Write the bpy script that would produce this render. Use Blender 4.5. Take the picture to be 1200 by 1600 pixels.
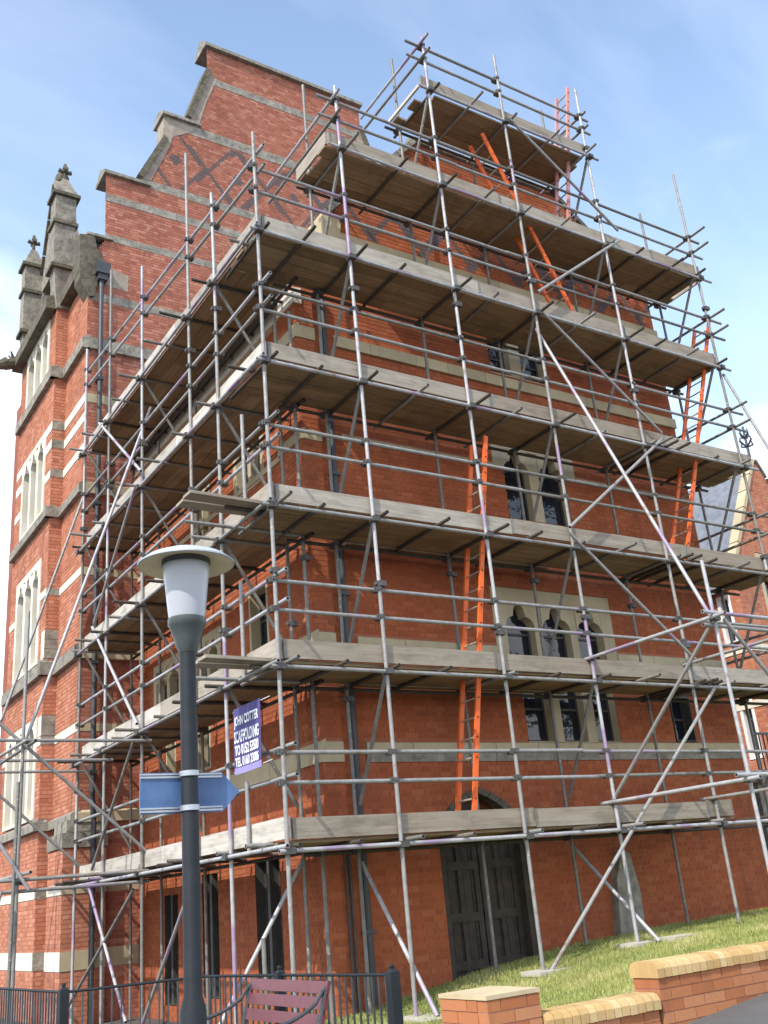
import bpy, math, random
import numpy as np
from mathutils import Matrix, Vector, Euler

rnd = random.Random(7)
S = bpy.context.scene
for o in list(bpy.data.objects):
    bpy.data.objects.remove(o)
COL = S.collection

# ------------------------------------------------------------------ camera
cam_d = bpy.data.cameras.new('camera')
cam = bpy.data.objects.new('camera', cam_d)
COL.objects.link(cam)
YAW, PITCH, ROLL = 0.5939435, 0.36543659, -0.092315
fw = Vector((math.cos(PITCH)*math.sin(YAW), math.cos(PITCH)*math.cos(YAW), math.sin(PITCH)))
rt0 = Vector((math.cos(YAW), -math.sin(YAW), 0)); up0 = rt0.cross(fw)
rt = math.cos(ROLL)*rt0 + math.sin(ROLL)*up0
up = -math.sin(ROLL)*rt0 + math.cos(ROLL)*up0
CAMPOS = Vector((-5.1459, -10.0603, 1.53))
cam.matrix_world = Matrix(((rt.x, up.x, -fw.x, CAMPOS.x), (rt.y, up.y, -fw.y, CAMPOS.y), (rt.z, up.z, -fw.z, CAMPOS.z), (0, 0, 0, 1)))
cam_d.sensor_fit = 'VERTICAL'; cam_d.sensor_height = 24.0; cam_d.lens = 24.0*1555.9/1600
cam_d.clip_start = 0.05; cam_d.clip_end = 3000
S.camera = cam

# ------------------------------------------------------------------ sky, sun, exposure
SUN = Vector((-1.0, -0.45, 1.20)).normalized()
world = bpy.data.worlds.new('World'); S.world = world; world.use_nodes = True
nt = world.node_tree; nt.nodes.clear()
wo = nt.nodes.new('ShaderNodeOutputWorld'); bg = nt.nodes.new('ShaderNodeBackground')
sky = nt.nodes.new('ShaderNodeTexSky'); sky.sky_type = 'NISHITA'; sky.sun_disc = False
sky.sun_elevation = math.asin(SUN.z); sky.sun_rotation = math.atan2(SUN.x, SUN.y)
sky.air_density = 1.0; sky.dust_density = 1.6; sky.ozone_density = 1.6
tc = nt.nodes.new('ShaderNodeTexCoord'); mp = nt.nodes.new('ShaderNodeMapping')
mp.inputs['Scale'].default_value = (1.0, 1.0, 2.2); mp.inputs['Location'].default_value = (0.37, 0.1, 0.12)
n1 = nt.nodes.new('ShaderNodeTexNoise'); n1.inputs['Scale'].default_value = 2.4; n1.inputs['Detail'].default_value = 6; n1.inputs['Roughness'].default_value = 0.5; n1.inputs['Distortion'].default_value = 0.3
sep = nt.nodes.new('ShaderNodeSeparateXYZ')
hz = nt.nodes.new('ShaderNodeMapRange'); hz.interpolation_type = 'SMOOTHSTEP'      # thin summer haze, denser towards the horizon
hz.inputs['From Min'].default_value = 0.85; hz.inputs['From Max'].default_value = 0.10; hz.inputs['To Min'].default_value = 0.13; hz.inputs['To Max'].default_value = 0.72
hm = nt.nodes.new('ShaderNodeMix'); hm.data_type = 'RGBA'; hm.inputs[7].default_value = (4.3, 6.1, 9.0, 1)
lo = nt.nodes.new('ShaderNodeMapRange'); lo.inputs['From Min'].default_value = 0.05; lo.inputs['From Max'].default_value = 0.66; lo.inputs['To Min'].default_value = 0.44; lo.inputs['To Max'].default_value = -0.17
ad = nt.nodes.new('ShaderNodeMath'); ad.operation = 'ADD'
rp = nt.nodes.new('ShaderNodeMapRange'); rp.interpolation_type = 'SMOOTHSTEP'; rp.inputs['From Min'].default_value = 0.48; rp.inputs['From Max'].default_value = 0.78; rp.inputs['To Max'].default_value = 0.85
mx = nt.nodes.new('ShaderNodeMix'); mx.data_type = 'RGBA'
mx.inputs[7].default_value = (8.8, 9.2, 9.7, 1)
L = nt.links.new
L(tc.outputs['Generated'], mp.inputs['Vector']); L(mp.outputs['Vector'], n1.inputs['Vector'])
L(tc.outputs['Generated'], sep.inputs[0]); L(sep.outputs['Z'], lo.inputs['Value']); L(sep.outputs['Z'], hz.inputs['Value'])
# thin streaks of high cloud
mp2 = nt.nodes.new('ShaderNodeMapping'); mp2.inputs['Rotation'].default_value = (0.3, 0.5, 0.7); mp2.inputs['Scale'].default_value = (1.2, 6.0, 4.0)
n2 = nt.nodes.new('ShaderNodeTexNoise'); n2.inputs['Scale'].default_value = 1.1; n2.inputs['Detail'].default_value = 5; n2.inputs['Roughness'].default_value = 0.55
rs = nt.nodes.new('ShaderNodeMapRange'); rs.inputs['From Min'].default_value = 0.42; rs.inputs['From Max'].default_value = 0.75; rs.inputs['To Max'].default_value = 0.12
L(tc.outputs['Generated'], mp2.inputs['Vector']); L(mp2.outputs['Vector'], n2.inputs['Vector']); L(n2.outputs['Fac'], rs.inputs['Value'])
L(n1.outputs['Fac'], ad.inputs[0]); L(lo.outputs['Result'], ad.inputs[1]); L(ad.outputs[0], rp.inputs['Value'])
mxf = nt.nodes.new('ShaderNodeMath'); mxf.operation = 'MAXIMUM'; L(rp.outputs['Result'], mxf.inputs[0]); L(rs.outputs['Result'], mxf.inputs[1])
L(hz.outputs['Result'], hm.inputs[0]); L(sky.outputs['Color'], hm.inputs[6])
L(mxf.outputs[0], mx.inputs[0]); L(hm.outputs[2], mx.inputs[6])
L(mx.outputs[2], bg.inputs['Color']); bg.inputs['Strength'].default_value = 0.15
L(bg.outputs[0], wo.inputs['Surface'])

sun_d = bpy.data.lights.new('sun', 'SUN'); sun_d.energy = 3.0; sun_d.angle = math.radians(0.6); sun_d.color = (1.0, 0.95, 0.87)
sun = bpy.data.objects.new('sun', sun_d); COL.objects.link(sun)
sun.rotation_euler = (-SUN).to_track_quat('-Z', 'Y').to_euler(); sun.location = SUN*60
S.view_settings.view_transform = 'Standard'; S.view_settings.look = 'None'
S.view_settings.gamma = 1.0; S.view_settings.use_curve_mapping = False
S.view_settings.exposure = 0.72
S.render.engine = 'CYCLES'

# ------------------------------------------------------------------ materials
MATS = {}
def mat(name, rough=0.8, metal=0.0, spec=0.3):
    m = bpy.data.materials.new(name); m.use_nodes = True
    MATS[name] = m
    b = m.node_tree.nodes['Principled BSDF']
    b.inputs['Roughness'].default_value = rough; b.inputs['Metallic'].default_value = metal
    b.inputs['Specular IOR Level'].default_value = spec
    return m, m.node_tree, b
def node(t, kind, **kw):
    n = t.nodes.new(kind)
    for k, v in kw.items():
        if k.startswith('_'): setattr(n, k[1:], v)
        else: n.inputs[k.replace('_', ' ')].default_value = v
    return n
def ramp(t, stops):
    r = t.nodes.new('ShaderNodeValToRGB')
    while len(r.color_ramp.elements) < len(stops): r.color_ramp.elements.new(0.5)
    for e, (p, c) in zip(r.color_ramp.elements, stops):
        e.position = p; e.color = (*c, 1)
    return r
def mixc(t, fac, a, b, mode='MIX'):
    m = t.nodes.new('ShaderNodeMix'); m.data_type = 'RGBA'; m.blend_type = mode
    for i, v in ((0, fac), (6, a), (7, b)):
        if hasattr(v, 'links') or hasattr(v, 'is_linked'): t.links.new(v, m.inputs[i])
        elif i == 0: m.inputs[0].default_value = v
        else: m.inputs[i].default_value = (*v, 1)
    return m.outputs[2]
def pos(t): return t.nodes.new('ShaderNodeNewGeometry').outputs['Position']
def noise(t, vec, scale, detail=4, rough=0.55):
    n = t.nodes.new('ShaderNodeTexNoise'); n.inputs['Scale'].default_value = scale; n.inputs['Detail'].default_value = detail; n.inputs['Roughness'].default_value = rough
    if vec is not None: t.links.new(vec, n.inputs['Vector'])
    return n.outputs['Fac']
def step(t, v, a, b):
    m = t.nodes.new('ShaderNodeMapRange'); m.inputs['From Min'].default_value = a; m.inputs['From Max'].default_value = b
    t.links.new(v, m.inputs['Value']); return m.outputs['Result']
def scl(t, vec, s):
    m = t.nodes.new('ShaderNodeMapping'); m.inputs['Scale'].default_value = s; t.links.new(vec, m.inputs['Vector']); return m.outputs['Vector']
def bump(t, b, h, strength=0.3, dist=0.01):
    n = t.nodes.new('ShaderNodeBump'); n.inputs['Strength'].default_value = strength; n.inputs['Distance'].default_value = dist
    t.links.new(h, n.inputs['Height']); t.links.new(n.outputs[0], b.inputs['Normal'])

def brick_mat(name, cols, stain=0.25, src='attr', pale=0.0):
    m, t, b = mat(name, 0.9, spec=0.15)
    if src == 'attr':
        at = node(t, 'ShaderNodeAttribute', _attribute_name='tone'); v = at.outputs['Fac']
        dk = node(t, 'ShaderNodeAttribute', _attribute_name='dark').outputs['Fac']
    else:
        v = t.nodes.new('ShaderNodeObjectInfo').outputs['Random']; dk = None
    c = ramp(t, cols); t.links.new(v, c.inputs[0]); col = c.outputs[0]
    if dk is not None: col = mixc(t, dk, col, (0.115, 0.10, 0.105))
    p = pos(t)
    big = noise(t, p, 0.55, 5, 0.6)
    col = mixc(t, step(t, big, 0.42, 0.75), col, mixc(t, 0.25, col, (0.16, 0.075, 0.045)))
    run = noise(t, scl(t, p, (2.4, 2.4, 0.35)), 1.5, 5, 0.65)
    col = mixc(t, step(t, run, 0.52, 0.74), col, mixc(t, 0.38, col, (0.11, 0.06, 0.045)))
    fine = noise(t, p, 60, 3)
    col = mixc(t, step(t, fine, 0.3, 0.9), col, mixc(t, 0.22, col, (0.08, 0.04, 0.025)))
    if pale > 0:
        w = noise(t, p, 3.2, 6, 0.7); col = mixc(t, step(t, w, 0.72 - pale*0.14, 0.84), col, (0.62, 0.52, 0.46))
    t.links.new(col, b.inputs['Base Color'])
    bump(t, b, fine, 0.15, 0.002)
    return m
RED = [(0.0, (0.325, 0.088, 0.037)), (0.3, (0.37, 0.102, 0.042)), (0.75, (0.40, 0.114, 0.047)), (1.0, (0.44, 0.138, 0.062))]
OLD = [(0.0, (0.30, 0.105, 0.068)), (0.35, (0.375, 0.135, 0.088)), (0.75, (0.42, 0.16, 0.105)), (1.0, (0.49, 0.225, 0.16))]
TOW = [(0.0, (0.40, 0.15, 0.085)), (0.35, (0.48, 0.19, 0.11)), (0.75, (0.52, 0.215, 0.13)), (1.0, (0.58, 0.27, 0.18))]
M_BR = brick_mat('front brick', RED)
M_BRO = brick_mat('front brick single', RED, src='obj')
M_BRG = brick_mat('gable brick', OLD, pale=0.75)
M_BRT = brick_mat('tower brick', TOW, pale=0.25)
GW = [(0.0, (0.35, 0.12, 0.052)), (0.5, (0.45, 0.175, 0.075)), (1.0, (0.52, 0.24, 0.12))]
M_GW = brick_mat('garden brick', GW, src='obj')
CP = [(0.0, (0.50, 0.33, 0.13)), (0.5, (0.60, 0.42, 0.19)), (1.0, (0.66, 0.50, 0.26))]
M_CP = brick_mat('buff coping brick', CP, src='obj')
def simple(name, c1, c2, scale=4, rough=0.85, metal=0.0, spec=0.3, bstr=0.25, bscale=40, objrand=0.0, bdist=0.004):
    m, t, b = mat(name, rough, metal, spec)
    p = pos(t); f = noise(t, p, scale, 6, 0.62)
    col = mixc(t, step(t, f, 0.32, 0.70), c1, c2)
    if objrand > 0:
        r = t.nodes.new('ShaderNodeObjectInfo').outputs['Random']
        col = mixc(t, step(t, r, 0.0, 1.0/objrand), col, mixc(t, 0.5, col, (0.04, 0.035, 0.03)))
    t.links.new(col, b.inputs['Base Color'])
    if bstr: bump(t, b, noise(t, p, bscale, 4), bstr, bdist)
    return m
M_MORT = simple('mortar', (0.37, 0.125, 0.062), (0.32, 0.105, 0.052), 3, bstr=0.4)
M_MORTG = simple('old mortar', (0.42, 0.21, 0.15), (0.34, 0.15, 0.10), 3, bstr=0.4)
M_CORE = simple('wall core', (0.30, 0.10, 0.06), (0.22, 0.07, 0.04), 2)
M_STONE = simple('buff stone', (0.55, 0.47, 0.31), (0.43, 0.355, 0.22), 2.2, objrand=0.45)
M_PALE = simple('pale stone', (0.80, 0.76, 0.63), (0.66, 0.61, 0.48), 2.5, objrand=0.3)
M_GREY = simple('weathered grey stone', (0.36, 0.33, 0.27), (0.15, 0.135, 0.11), 5.5, objrand=0.4, bstr=0.7, bscale=16, bdist=0.02)
M_MOSS = simple('mossy dark stone', (0.17, 0.145, 0.105), (0.07, 0.066, 0.042), 6.0, objrand=0.3, bstr=0.8, bscale=12, bdist=0.03)
M_RENDER = simple('cement render', (0.36, 0.31, 0.25), (0.22, 0.175, 0.135), 4.5, bstr=0.5, bscale=14, bdist=0.01)
M_SLATE = simple('slate', (0.20, 0.215, 0.24), (0.12, 0.13, 0.15), 5, rough=0.5, spec=0.5)
M_LEAD = simple('lead', (0.30, 0.33, 0.38), (0.20, 0.22, 0.25), 3, rough=0.5, spec=0.5)
M_IRON = simple('dark painted iron', (0.035, 0.04, 0.045), (0.06, 0.065, 0.07), 6, rough=0.5, spec=0.5)
M_FRAME = simple('dark window frame', (0.055, 0.050, 0.045), (0.085, 0.08, 0.072), 6, rough=0.5)
M_DOOR = simple('weathered dark oak', (0.075, 0.057, 0.043), (0.036, 0.028, 0.023), 7, rough=0.7)
M_POST = simple('dark blue grey paint', (0.019, 0.023, 0.028), (0.013, 0.016, 0.020), 9, rough=0.6, spec=0.3)
M_CAPG = simple('grey green cast metal', (0.075, 0.09, 0.088), (0.055, 0.066, 0.065), 9, rough=0.45, spec=0.5)
M_SHADE = simple('pale grey shade top', (0.46, 0.50, 0.52), (0.36, 0.40, 0.42), 9, rough=0.5)
M_SHADEIN = simple('yellowed white enamel', (0.82, 0.74, 0.50), (0.70, 0.62, 0.36), 6, rough=0.5)
M_BENCH = simple('maroon painted slat', (0.14, 0.034, 0.044), (0.10, 0.025, 0.032), 14, rough=0.45, spec=0.5)
M_BLUE = simple('blue enamel', (0.045, 0.10, 0.23), (0.10, 0.19, 0.36), 3.5, rough=0.45, spec=0.5, bstr=0.05)
M_ALU = simple('aluminium trim', (0.45, 0.47, 0.50), (0.34, 0.36, 0.39), 10, rough=0.4, metal=0.6)
M_BANW = simple('white banner cloth', (0.84, 0.84, 0.86), (0.78, 0.78, 0.80), 6, rough=0.7)
M_BANP = simple('purple banner cloth', (0.085, 0.07, 0.22), (0.065, 0.055, 0.18), 6, rough=0.7)
M_BANL = simple('lilac banner cloth', (0.30, 0.26, 0.52), (0.26, 0.22, 0.47), 6, rough=0.7)
M_CONC = simple('pale concrete', (0.52, 0.49, 0.43), (0.40, 0.37, 0.31), 5)
M_ASPH = simple('asphalt', (0.12, 0.115, 0.11), (0.085, 0.083, 0.08), 1.4, bscale=180, bstr=0.6)
M_SOIL = simple('lawn soil', (0.20, 0.22, 0.075), (0.28, 0.255, 0.12), 2.2, bscale=70, bstr=0.7, bdist=0.02)
M_WHITE = simple('white paint', (0.80, 0.80, 0.78), (0.70, 0.70, 0.68), 6, rough=0.5)
M_COUP = simple('dark steel coupler', (0.14, 0.135, 0.13), (0.08, 0.075, 0.07), 30, rough=0.6, metal=0.5)
M_HOLE = simple('dark tube bore', (0.015, 0.015, 0.015), (0.02, 0.02, 0.02), 5, bstr=0)
# glass
m, t, b = mat('dark window glass', 0.06, spec=0.6); M_GLASS = m
b.inputs['Base Color'].default_value = (0.012, 0.015, 0.022, 1)
bump(t, b, noise(t, pos(t), 2.6, 3), 0.35, 0.03)
# opal diffuser
m, t, b = mat('opal lamp diffuser', 0.30, spec=0.5); M_OPAL = m
b.inputs['Base Color'].default_value = (0.40, 0.42, 0.45, 1)
b.inputs['Subsurface Weight'].default_value = 0.25; b.inputs['Subsurface Radius'].default_value = (0.05, 0.05, 0.05)
# galvanised tube with purple marking paint
def tube_mat(name, purple, c1, c2):
    m, t, b = mat(name, 0.5, 0.25, 0.4)
    p = pos(t)
    f = noise(t, p, 9, 5, 0.7)
    col = mixc(t, step(t, f, 0.3, 0.72), c1, c2)
    rust = noise(t, p, 2.3, 5, 0.7)
    col = mixc(t, step(t, rust, 0.56, 0.72), col, (0.19, 0.125, 0.08))
    sp = noise(t, p, 26, 3, 0.6); col = mixc(t, step(t, sp, 0.64, 0.72), col, (0.50, 0.485, 0.45))
    if purple:
        g = noise(t, p, 1.15, 2, 0.5)
        col = mixc(t, step(t, g, purple, purple + 0.05), col, (0.31, 0.235, 0.335))
    t.links.new(col, b.inputs['Base Color'])
    r = t.nodes.new('ShaderNodeMapRange'); r.inputs['To Min'].default_value = 0.42; r.inputs['To Max'].default_value = 0.75
    t.links.new(f, r.inputs['Value']); t.links.new(r.outputs[0], b.inputs['Roughness'])
    bump(t, b, noise(t, p, 90, 3), 0.15, 0.002)
    return m
M_TUBE = [tube_mat('galvanised tube', 0.63, (0.34, 0.335, 0.32), (0.22, 0.215, 0.205)),
          tube_mat('bright galvanised tube', 0.57, (0.47, 0.47, 0.475), (0.32, 0.32, 0.325)),
          tube_mat('dull galvanised tube', 0.72, (0.24, 0.23, 0.205), (0.15, 0.145, 0.13)),
          simple('shade-darkened tube', (0.085, 0.07, 0.055), (0.05, 0.043, 0.036), 9, rough=0.6, spec=0.3)]  # shade under the boards put into the colour of transoms and inner ledgers
def wood_mat(name, stops, grain_axis):
    m, t, b = mat(name, 0.85, spec=0.2)
    p = pos(t)
    s = (0.5, 16, 16) if grain_axis == 'x' else (16, 0.5, 16)
    g = noise(t, scl(t, p, s), 1.6, 6, 0.65)
    c = ramp(t, stops); t.links.new(g, c.inputs[0])
    r = t.nodes.new('ShaderNodeObjectInfo').outputs['Random']
    col = mixc(t, step(t, r, 0.0, 1.3), c.outputs[0], mixc(t, 0.7, c.outputs[0], (0.15, 0.10, 0.055)))
    st = noise(t, scl(t, p, (0.8, 0.8, 2.5)), 2.2, 6, 0.7)
    col = mixc(t, step(t, st, 0.48, 0.72), col, mixc(t, 0.6, col, (0.09, 0.075, 0.055)))
    sp = noise(t, p, 14, 4, 0.7)
    col = mixc(t, step(t, sp, 0.66, 0.76), col, (0.55, 0.53, 0.48))
    t.links.new(col, b.inputs['Base Color'])
    bump(t, b, g, 0.4, 0.004)
    return m
WD = [(0.25, (0.20, 0.135, 0.075)), (0.5, (0.31, 0.225, 0.135)), (0.75, (0.41, 0.315, 0.205))]
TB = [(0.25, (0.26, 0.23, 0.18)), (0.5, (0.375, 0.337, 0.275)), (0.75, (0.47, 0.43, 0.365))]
TB_SUNLIT = [(0.25, (0.40, 0.37, 0.31)), (0.5, (0.54, 0.505, 0.44)), (0.75, (0.66, 0.63, 0.57))]  # paler copy for the side toe boards, sunlight put into the colour
M_BDX, M_BDY = wood_mat('scaffold board along front', WD, 'x'), wood_mat('scaffold board along side', WD, 'y')
M_TBX, M_TBY = wood_mat('toe board along front', TB, 'x'), wood_mat('toe board along side', TB_SUNLIT, 'y')
def ladder_mat(name, c1, c2):
    m, t, b = mat(name, 0.5, 0.0, 0.4); p = pos(t)
    col = mixc(t, step(t, noise(t, p, 4, 5, 0.65), 0.35, 0.7), c1, c2)
    col = mixc(t, step(t, noise(t, p, 22, 5, 0.7), 0.60, 0.70), col, (0.42, 0.30, 0.20))
    t.links.new(col, b.inputs['Base Color']); bump(t, b, noise(t, p, 50, 4), 0.2, 0.003)
    return m
M_ORANGE = ladder_mat('orange ladder paint', (0.80, 0.145, 0.02), (0.66, 0.11, 0.02))
M_REDOR = ladder_mat('worn red ladder paint', (0.62, 0.11, 0.05), (0.52, 0.13, 0.09))
M_PINK = ladder_mat('faded pink ladder paint', (0.62, 0.30, 0.27), (0.50, 0.20, 0.17))

# ------------------------------------------------------------------ helpers
WM = {}
def link(name, data, parent=None, m=None, M=None):
    o = bpy.data.objects.new(name, data); COL.objects.link(o)
    M = M or Matrix.Identity(4)
    o.matrix_basis = M
    if parent is not None:
        o.parent = parent
        o.matrix_parent_inverse = WM[parent.name].inverted()
    WM[o.name] = M.copy()
    if m is not None and data is not None and len(data.materials) == 0:
        data.materials.append(m)
    return o
def tag(o, label=None, cat=None, group=None, kind=None):
    if label: o['label'] = label
    if cat: o['category'] = cat
    if group: o['group'] = group
    if kind: o['kind'] = kind
    return o
def thing(name, loc, label, cat, group=None):
    o = link(name, None, M=Matrix.Translation(Vector(loc)))
    o.empty_display_size = 0.3
    return tag(o, label, cat, group)
def mesh(name, V, F, smooth=False):
    me = bpy.data.meshes.new(name); me.from_pydata([tuple(v) for v in V], [], [tuple(f) for f in F]); me.update()
    if smooth:
        for p in me.polygons: p.use_smooth = True
    return me
BOXF = [(0, 3, 2, 1), (4, 5, 6, 7), (0, 1, 5, 4), (1, 2, 6, 5), (2, 3, 7, 6), (3, 0, 4, 7)]
def boxv(x0, x1, y0, y1, z0, z1):
    return [(x0, y0, z0), (x1, y0, z0), (x1, y1, z0), (x0, y1, z0), (x0, y0, z1), (x1, y0, z1), (x1, y1, z1), (x0, y1, z1)]
class MB:
    def __init__(s): s.V = []; s.F = []
    def add(s, V, F):
        n = len(s.V); s.V += list(V); s.F += [tuple(i+n for i in f) for f in F]; return s
    def box(s, x0, x1, y0, y1, z0, z1):
        if x0 > x1: x0, x1 = x1, x0
        if y0 > y1: y0, y1 = y1, y0
        return s.add(boxv(x0, x1, y0, y1, z0, z1), BOXF)
    def prism(s, poly, fn, d0, d1):
        n = len(poly); V = [fn(u, d0, z) for u, z in poly] + [fn(u, d1, z) for u, z in poly]
        F = [tuple(range(n)), tuple(range(2*n-1, n-1, -1))] + [(i, i+n, (i+1) % n+n, (i+1) % n) for i in range(n)]
        return s.add(V, F)
    def cyl(s, a, b, r0, r1=None, n=10, caps=True):
        r1 = r0 if r1 is None else r1
        a, b = Vector(a), Vector(b); d = (b-a).normalized()
        q = d.to_track_quat('Z', 'Y').to_matrix(); ex, ey = q @ Vector((1, 0, 0)), q @ Vector((0, 1, 0))
        V = []
        for c, r in ((a, r0), (b, r1)):
            V += [tuple(c + ex*r*math.cos(2*math.pi*i/n) + ey*r*math.sin(2*math.pi*i/n)) for i in range(n)]
        F = [(i, (i+1) % n, (i+1) % n+n, i+n) for i in range(n)]
        if caps: F += [tuple(range(n-1, -1, -1)), tuple(range(n, 2*n))]
        return s.add(V, F)
    def lathe(s, c, prof, n=32, cap=True):
        k = len(prof); V = []; F = []
        for r, z in prof:
            V += [(c[0]+r*math.cos(2*math.pi*i/n), c[1]+r*math.sin(2*math.pi*i/n), c[2]+z) for i in range(n)]
        for j in range(k-1):
            F += [(j*n+i, j*n+(i+1) % n, (j+1)*n+(i+1) % n, (j+1)*n+i) for i in range(n)]
        if cap: F += [tuple(range(n-1, -1, -1)), tuple(range((k-1)*n, k*n))]
        return s.add(V, F)
    def path(s, pts, r, n=8):
        for a, b in zip(pts[:-1], pts[1:]): s.cyl(a, b, r, n=n)
        return s
    def build(s, name, m, parent=None, smooth=False, bevel=0):
        o = link(name, mesh(name, s.V, s.F, smooth), parent, m)
        if smooth:
            o.data.set_sharp_from_angle(angle=math.radians(40))
        return o
def fnY(y): return lambda u, d, z: (u, y-d, z)      # wall looking towards -Y
def fnX(x): return lambda u, d, z: (x-d, u, z)      # wall looking towards -X
UNIT = mesh('unit_box', boxv(-.5, .5, -.5, .5, -.5, .5), BOXF)

# ------------------------------------------------------------------ ground
def interp(x, xs, ys): return float(np.interp(x, xs, ys))
def path_z(x): return 0.40 + 0.10*max(-9.0, min(24.0, x))
def lawn_z(x, y):
    a = interp(x, [-1.2, -0.3, 1.5, 3.3, 5, 7, 9.4, 14, 24], [0.05, 0.18, 0.25, 0.50, 0.66, 0.74, 0.80, 1.0, 1.5])
    b = interp(x, [-1.2, -0.3, 1.5, 3.3, 5, 7, 9.4, 14, 24], [0.30, 0.47, 0.62, 0.72, 0.86, 1.02, 1.2, 1.6, 2.5])
    w = min(1, max(0, (-y)/4.2)); w = w*w*(3-2*w)
    return a*(1-w)+b*w - 0.006*max(0, y)
WALL_Y0, WALL_Y1 = -4.42, -4.18
def ground_z(x, y):
    if x > -0.85 and y > -4.25 and y < 1.6: return lawn_z(x, y)
    if y <= -4.25: return path_z(x)
    lowz = -0.05
    w = min(1, max(0, (y+4.25)/1.6))
    base = path_z(x)*(1-w)+lowz*w
    return base if x < 9 else path_z(x)
xs = sorted(set(list(np.linspace(-300, -14, 12)) + list(np.arange(-12, 14, 0.5)) + list(np.linspace(14, 400, 16))))
ys = sorted(set(list(np.linspace(-300, -14, 12)) + list(np.arange(-13, 3, 0.5)) + [-4.24, -4.26] + list(np.linspace(3, 500, 18))))
V = [(x, y, ground_z(x, y) - (0.03 if (x > -0.85 and -4.25 < y < 1.6) else 0)) for y in ys for x in xs]
nx = len(xs)
F = [(j*nx+i, j*nx+i+1, (j+1)*nx+i+1, (j+1)*nx+i) for j in range(len(ys)-1) for i in range(nx-1)]
tag(link('ground', mesh('ground', V, F, True), m=M_ASPH), kind='structure')
gx = np.arange(-0.8, 24.01, 0.3); gy = np.linspace(WALL_Y1-0.05, 1.36, 20)
V = [(x, y, lawn_z(x, y)) for y in gy for x in gx]; nx = len(gx)
F = [(j*nx+i, j*nx+i+1, (j+1)*nx+i+1, (j+1)*nx+i) for j in range(len(gy)-1) for i in range(nx-1)]
tag(link('lawn', mesh('lawn', V, F, True), m=M_SOIL), kind='structure')
# grass blades
m, t, b = mat('grass blade', 0.7, spec=0.2); M_GRASS = m
at = node(t, 'ShaderNodeAttribute', _attribute_name='tone')
c = ramp(t, [(0.0, (0.17, 0.21, 0.055)), (0.45, (0.28, 0.31, 0.09)), (0.8, (0.40, 0.39, 0.14)), (1.0, (0.55, 0.49, 0.25))])
t.links.new(at.outputs['Fac'], c.inputs[0]); t.links.new(c.outputs[0], b.inputs['Base Color'])
ng = np.random.default_rng(3); N = 150000
gxs = ng.uniform(-0.75, 14, N); gys = ng.uniform(WALL_Y1+0.02, 1.28, N)
ax_ = np.array([-1.2, -0.3, 1.5, 3.3, 5, 7, 9.4, 14, 24]); aa = np.array([0.05, 0.18, 0.25, 0.50, 0.66, 0.74, 0.80, 1.0, 1.5]); bb = np.array([0.30, 0.47, 0.62, 0.72, 0.86, 1.02, 1.2, 1.6, 2.5])
w_ = np.clip(-gys/4.2, 0, 1); w_ = w_*w_*(3-2*w_)
gz = np.interp(gxs, ax_, aa)*(1-w_)+np.interp(gxs, ax_, bb)*w_ - 0.006*np.maximum(0, gys)
patch = 0.5+0.5*np.sin(gxs*2.3+np.sin(gys*3.1)*1.4)*np.sin(gys*2.7+np.sin(gxs*1.7))
h = ng.uniform(0.025, 0.06, N)*(0.7+0.5*patch); an = ng.uniform(0, 6.283, N); wd = ng.uniform(0.004, 0.007, N)
lx, ly = ng.normal(0, 0.018, N), ng.normal(0, 0.018, N)
Vg = np.empty((N, 3, 3), np.float32)
Vg[:, 0] = np.stack([gxs+np.cos(an)*wd, gys+np.sin(an)*wd, gz-0.004], 1)
Vg[:, 1] = np.stack([gxs-np.cos(an)*wd, gys-np.sin(an)*wd, gz-0.004], 1)
Vg[:, 2] = np.stack([gxs+lx, gys+ly, gz+h], 1)
me = bpy.data.meshes.new('grass'); me.vertices.add(N*3); me.vertices.foreach_set('co', Vg.ravel())
me.loops.add(N*3); me.loops.foreach_set('vertex_index', np.arange(N*3, dtype=np.int32))
me.polygons.add(N); me.polygons.foreach_set('loop_start', np.arange(0, N*3, 3, dtype=np.int32))
me.polygons.foreach_set('use_smooth', np.zeros(N, dtype=bool)); me.update(calc_edges=True)
at = me.attributes.new('tone', 'FLOAT', 'FACE'); at.data.foreach_set('value', np.clip(0.55*patch+ng.uniform(0, 0.55, N)-0.05, 0, 1).astype(np.float32))
tag(link('grass', me, m=M_GRASS), 'short patchy mown grass on the slope below the scaffold', 'grass', kind='stuff')

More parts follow.
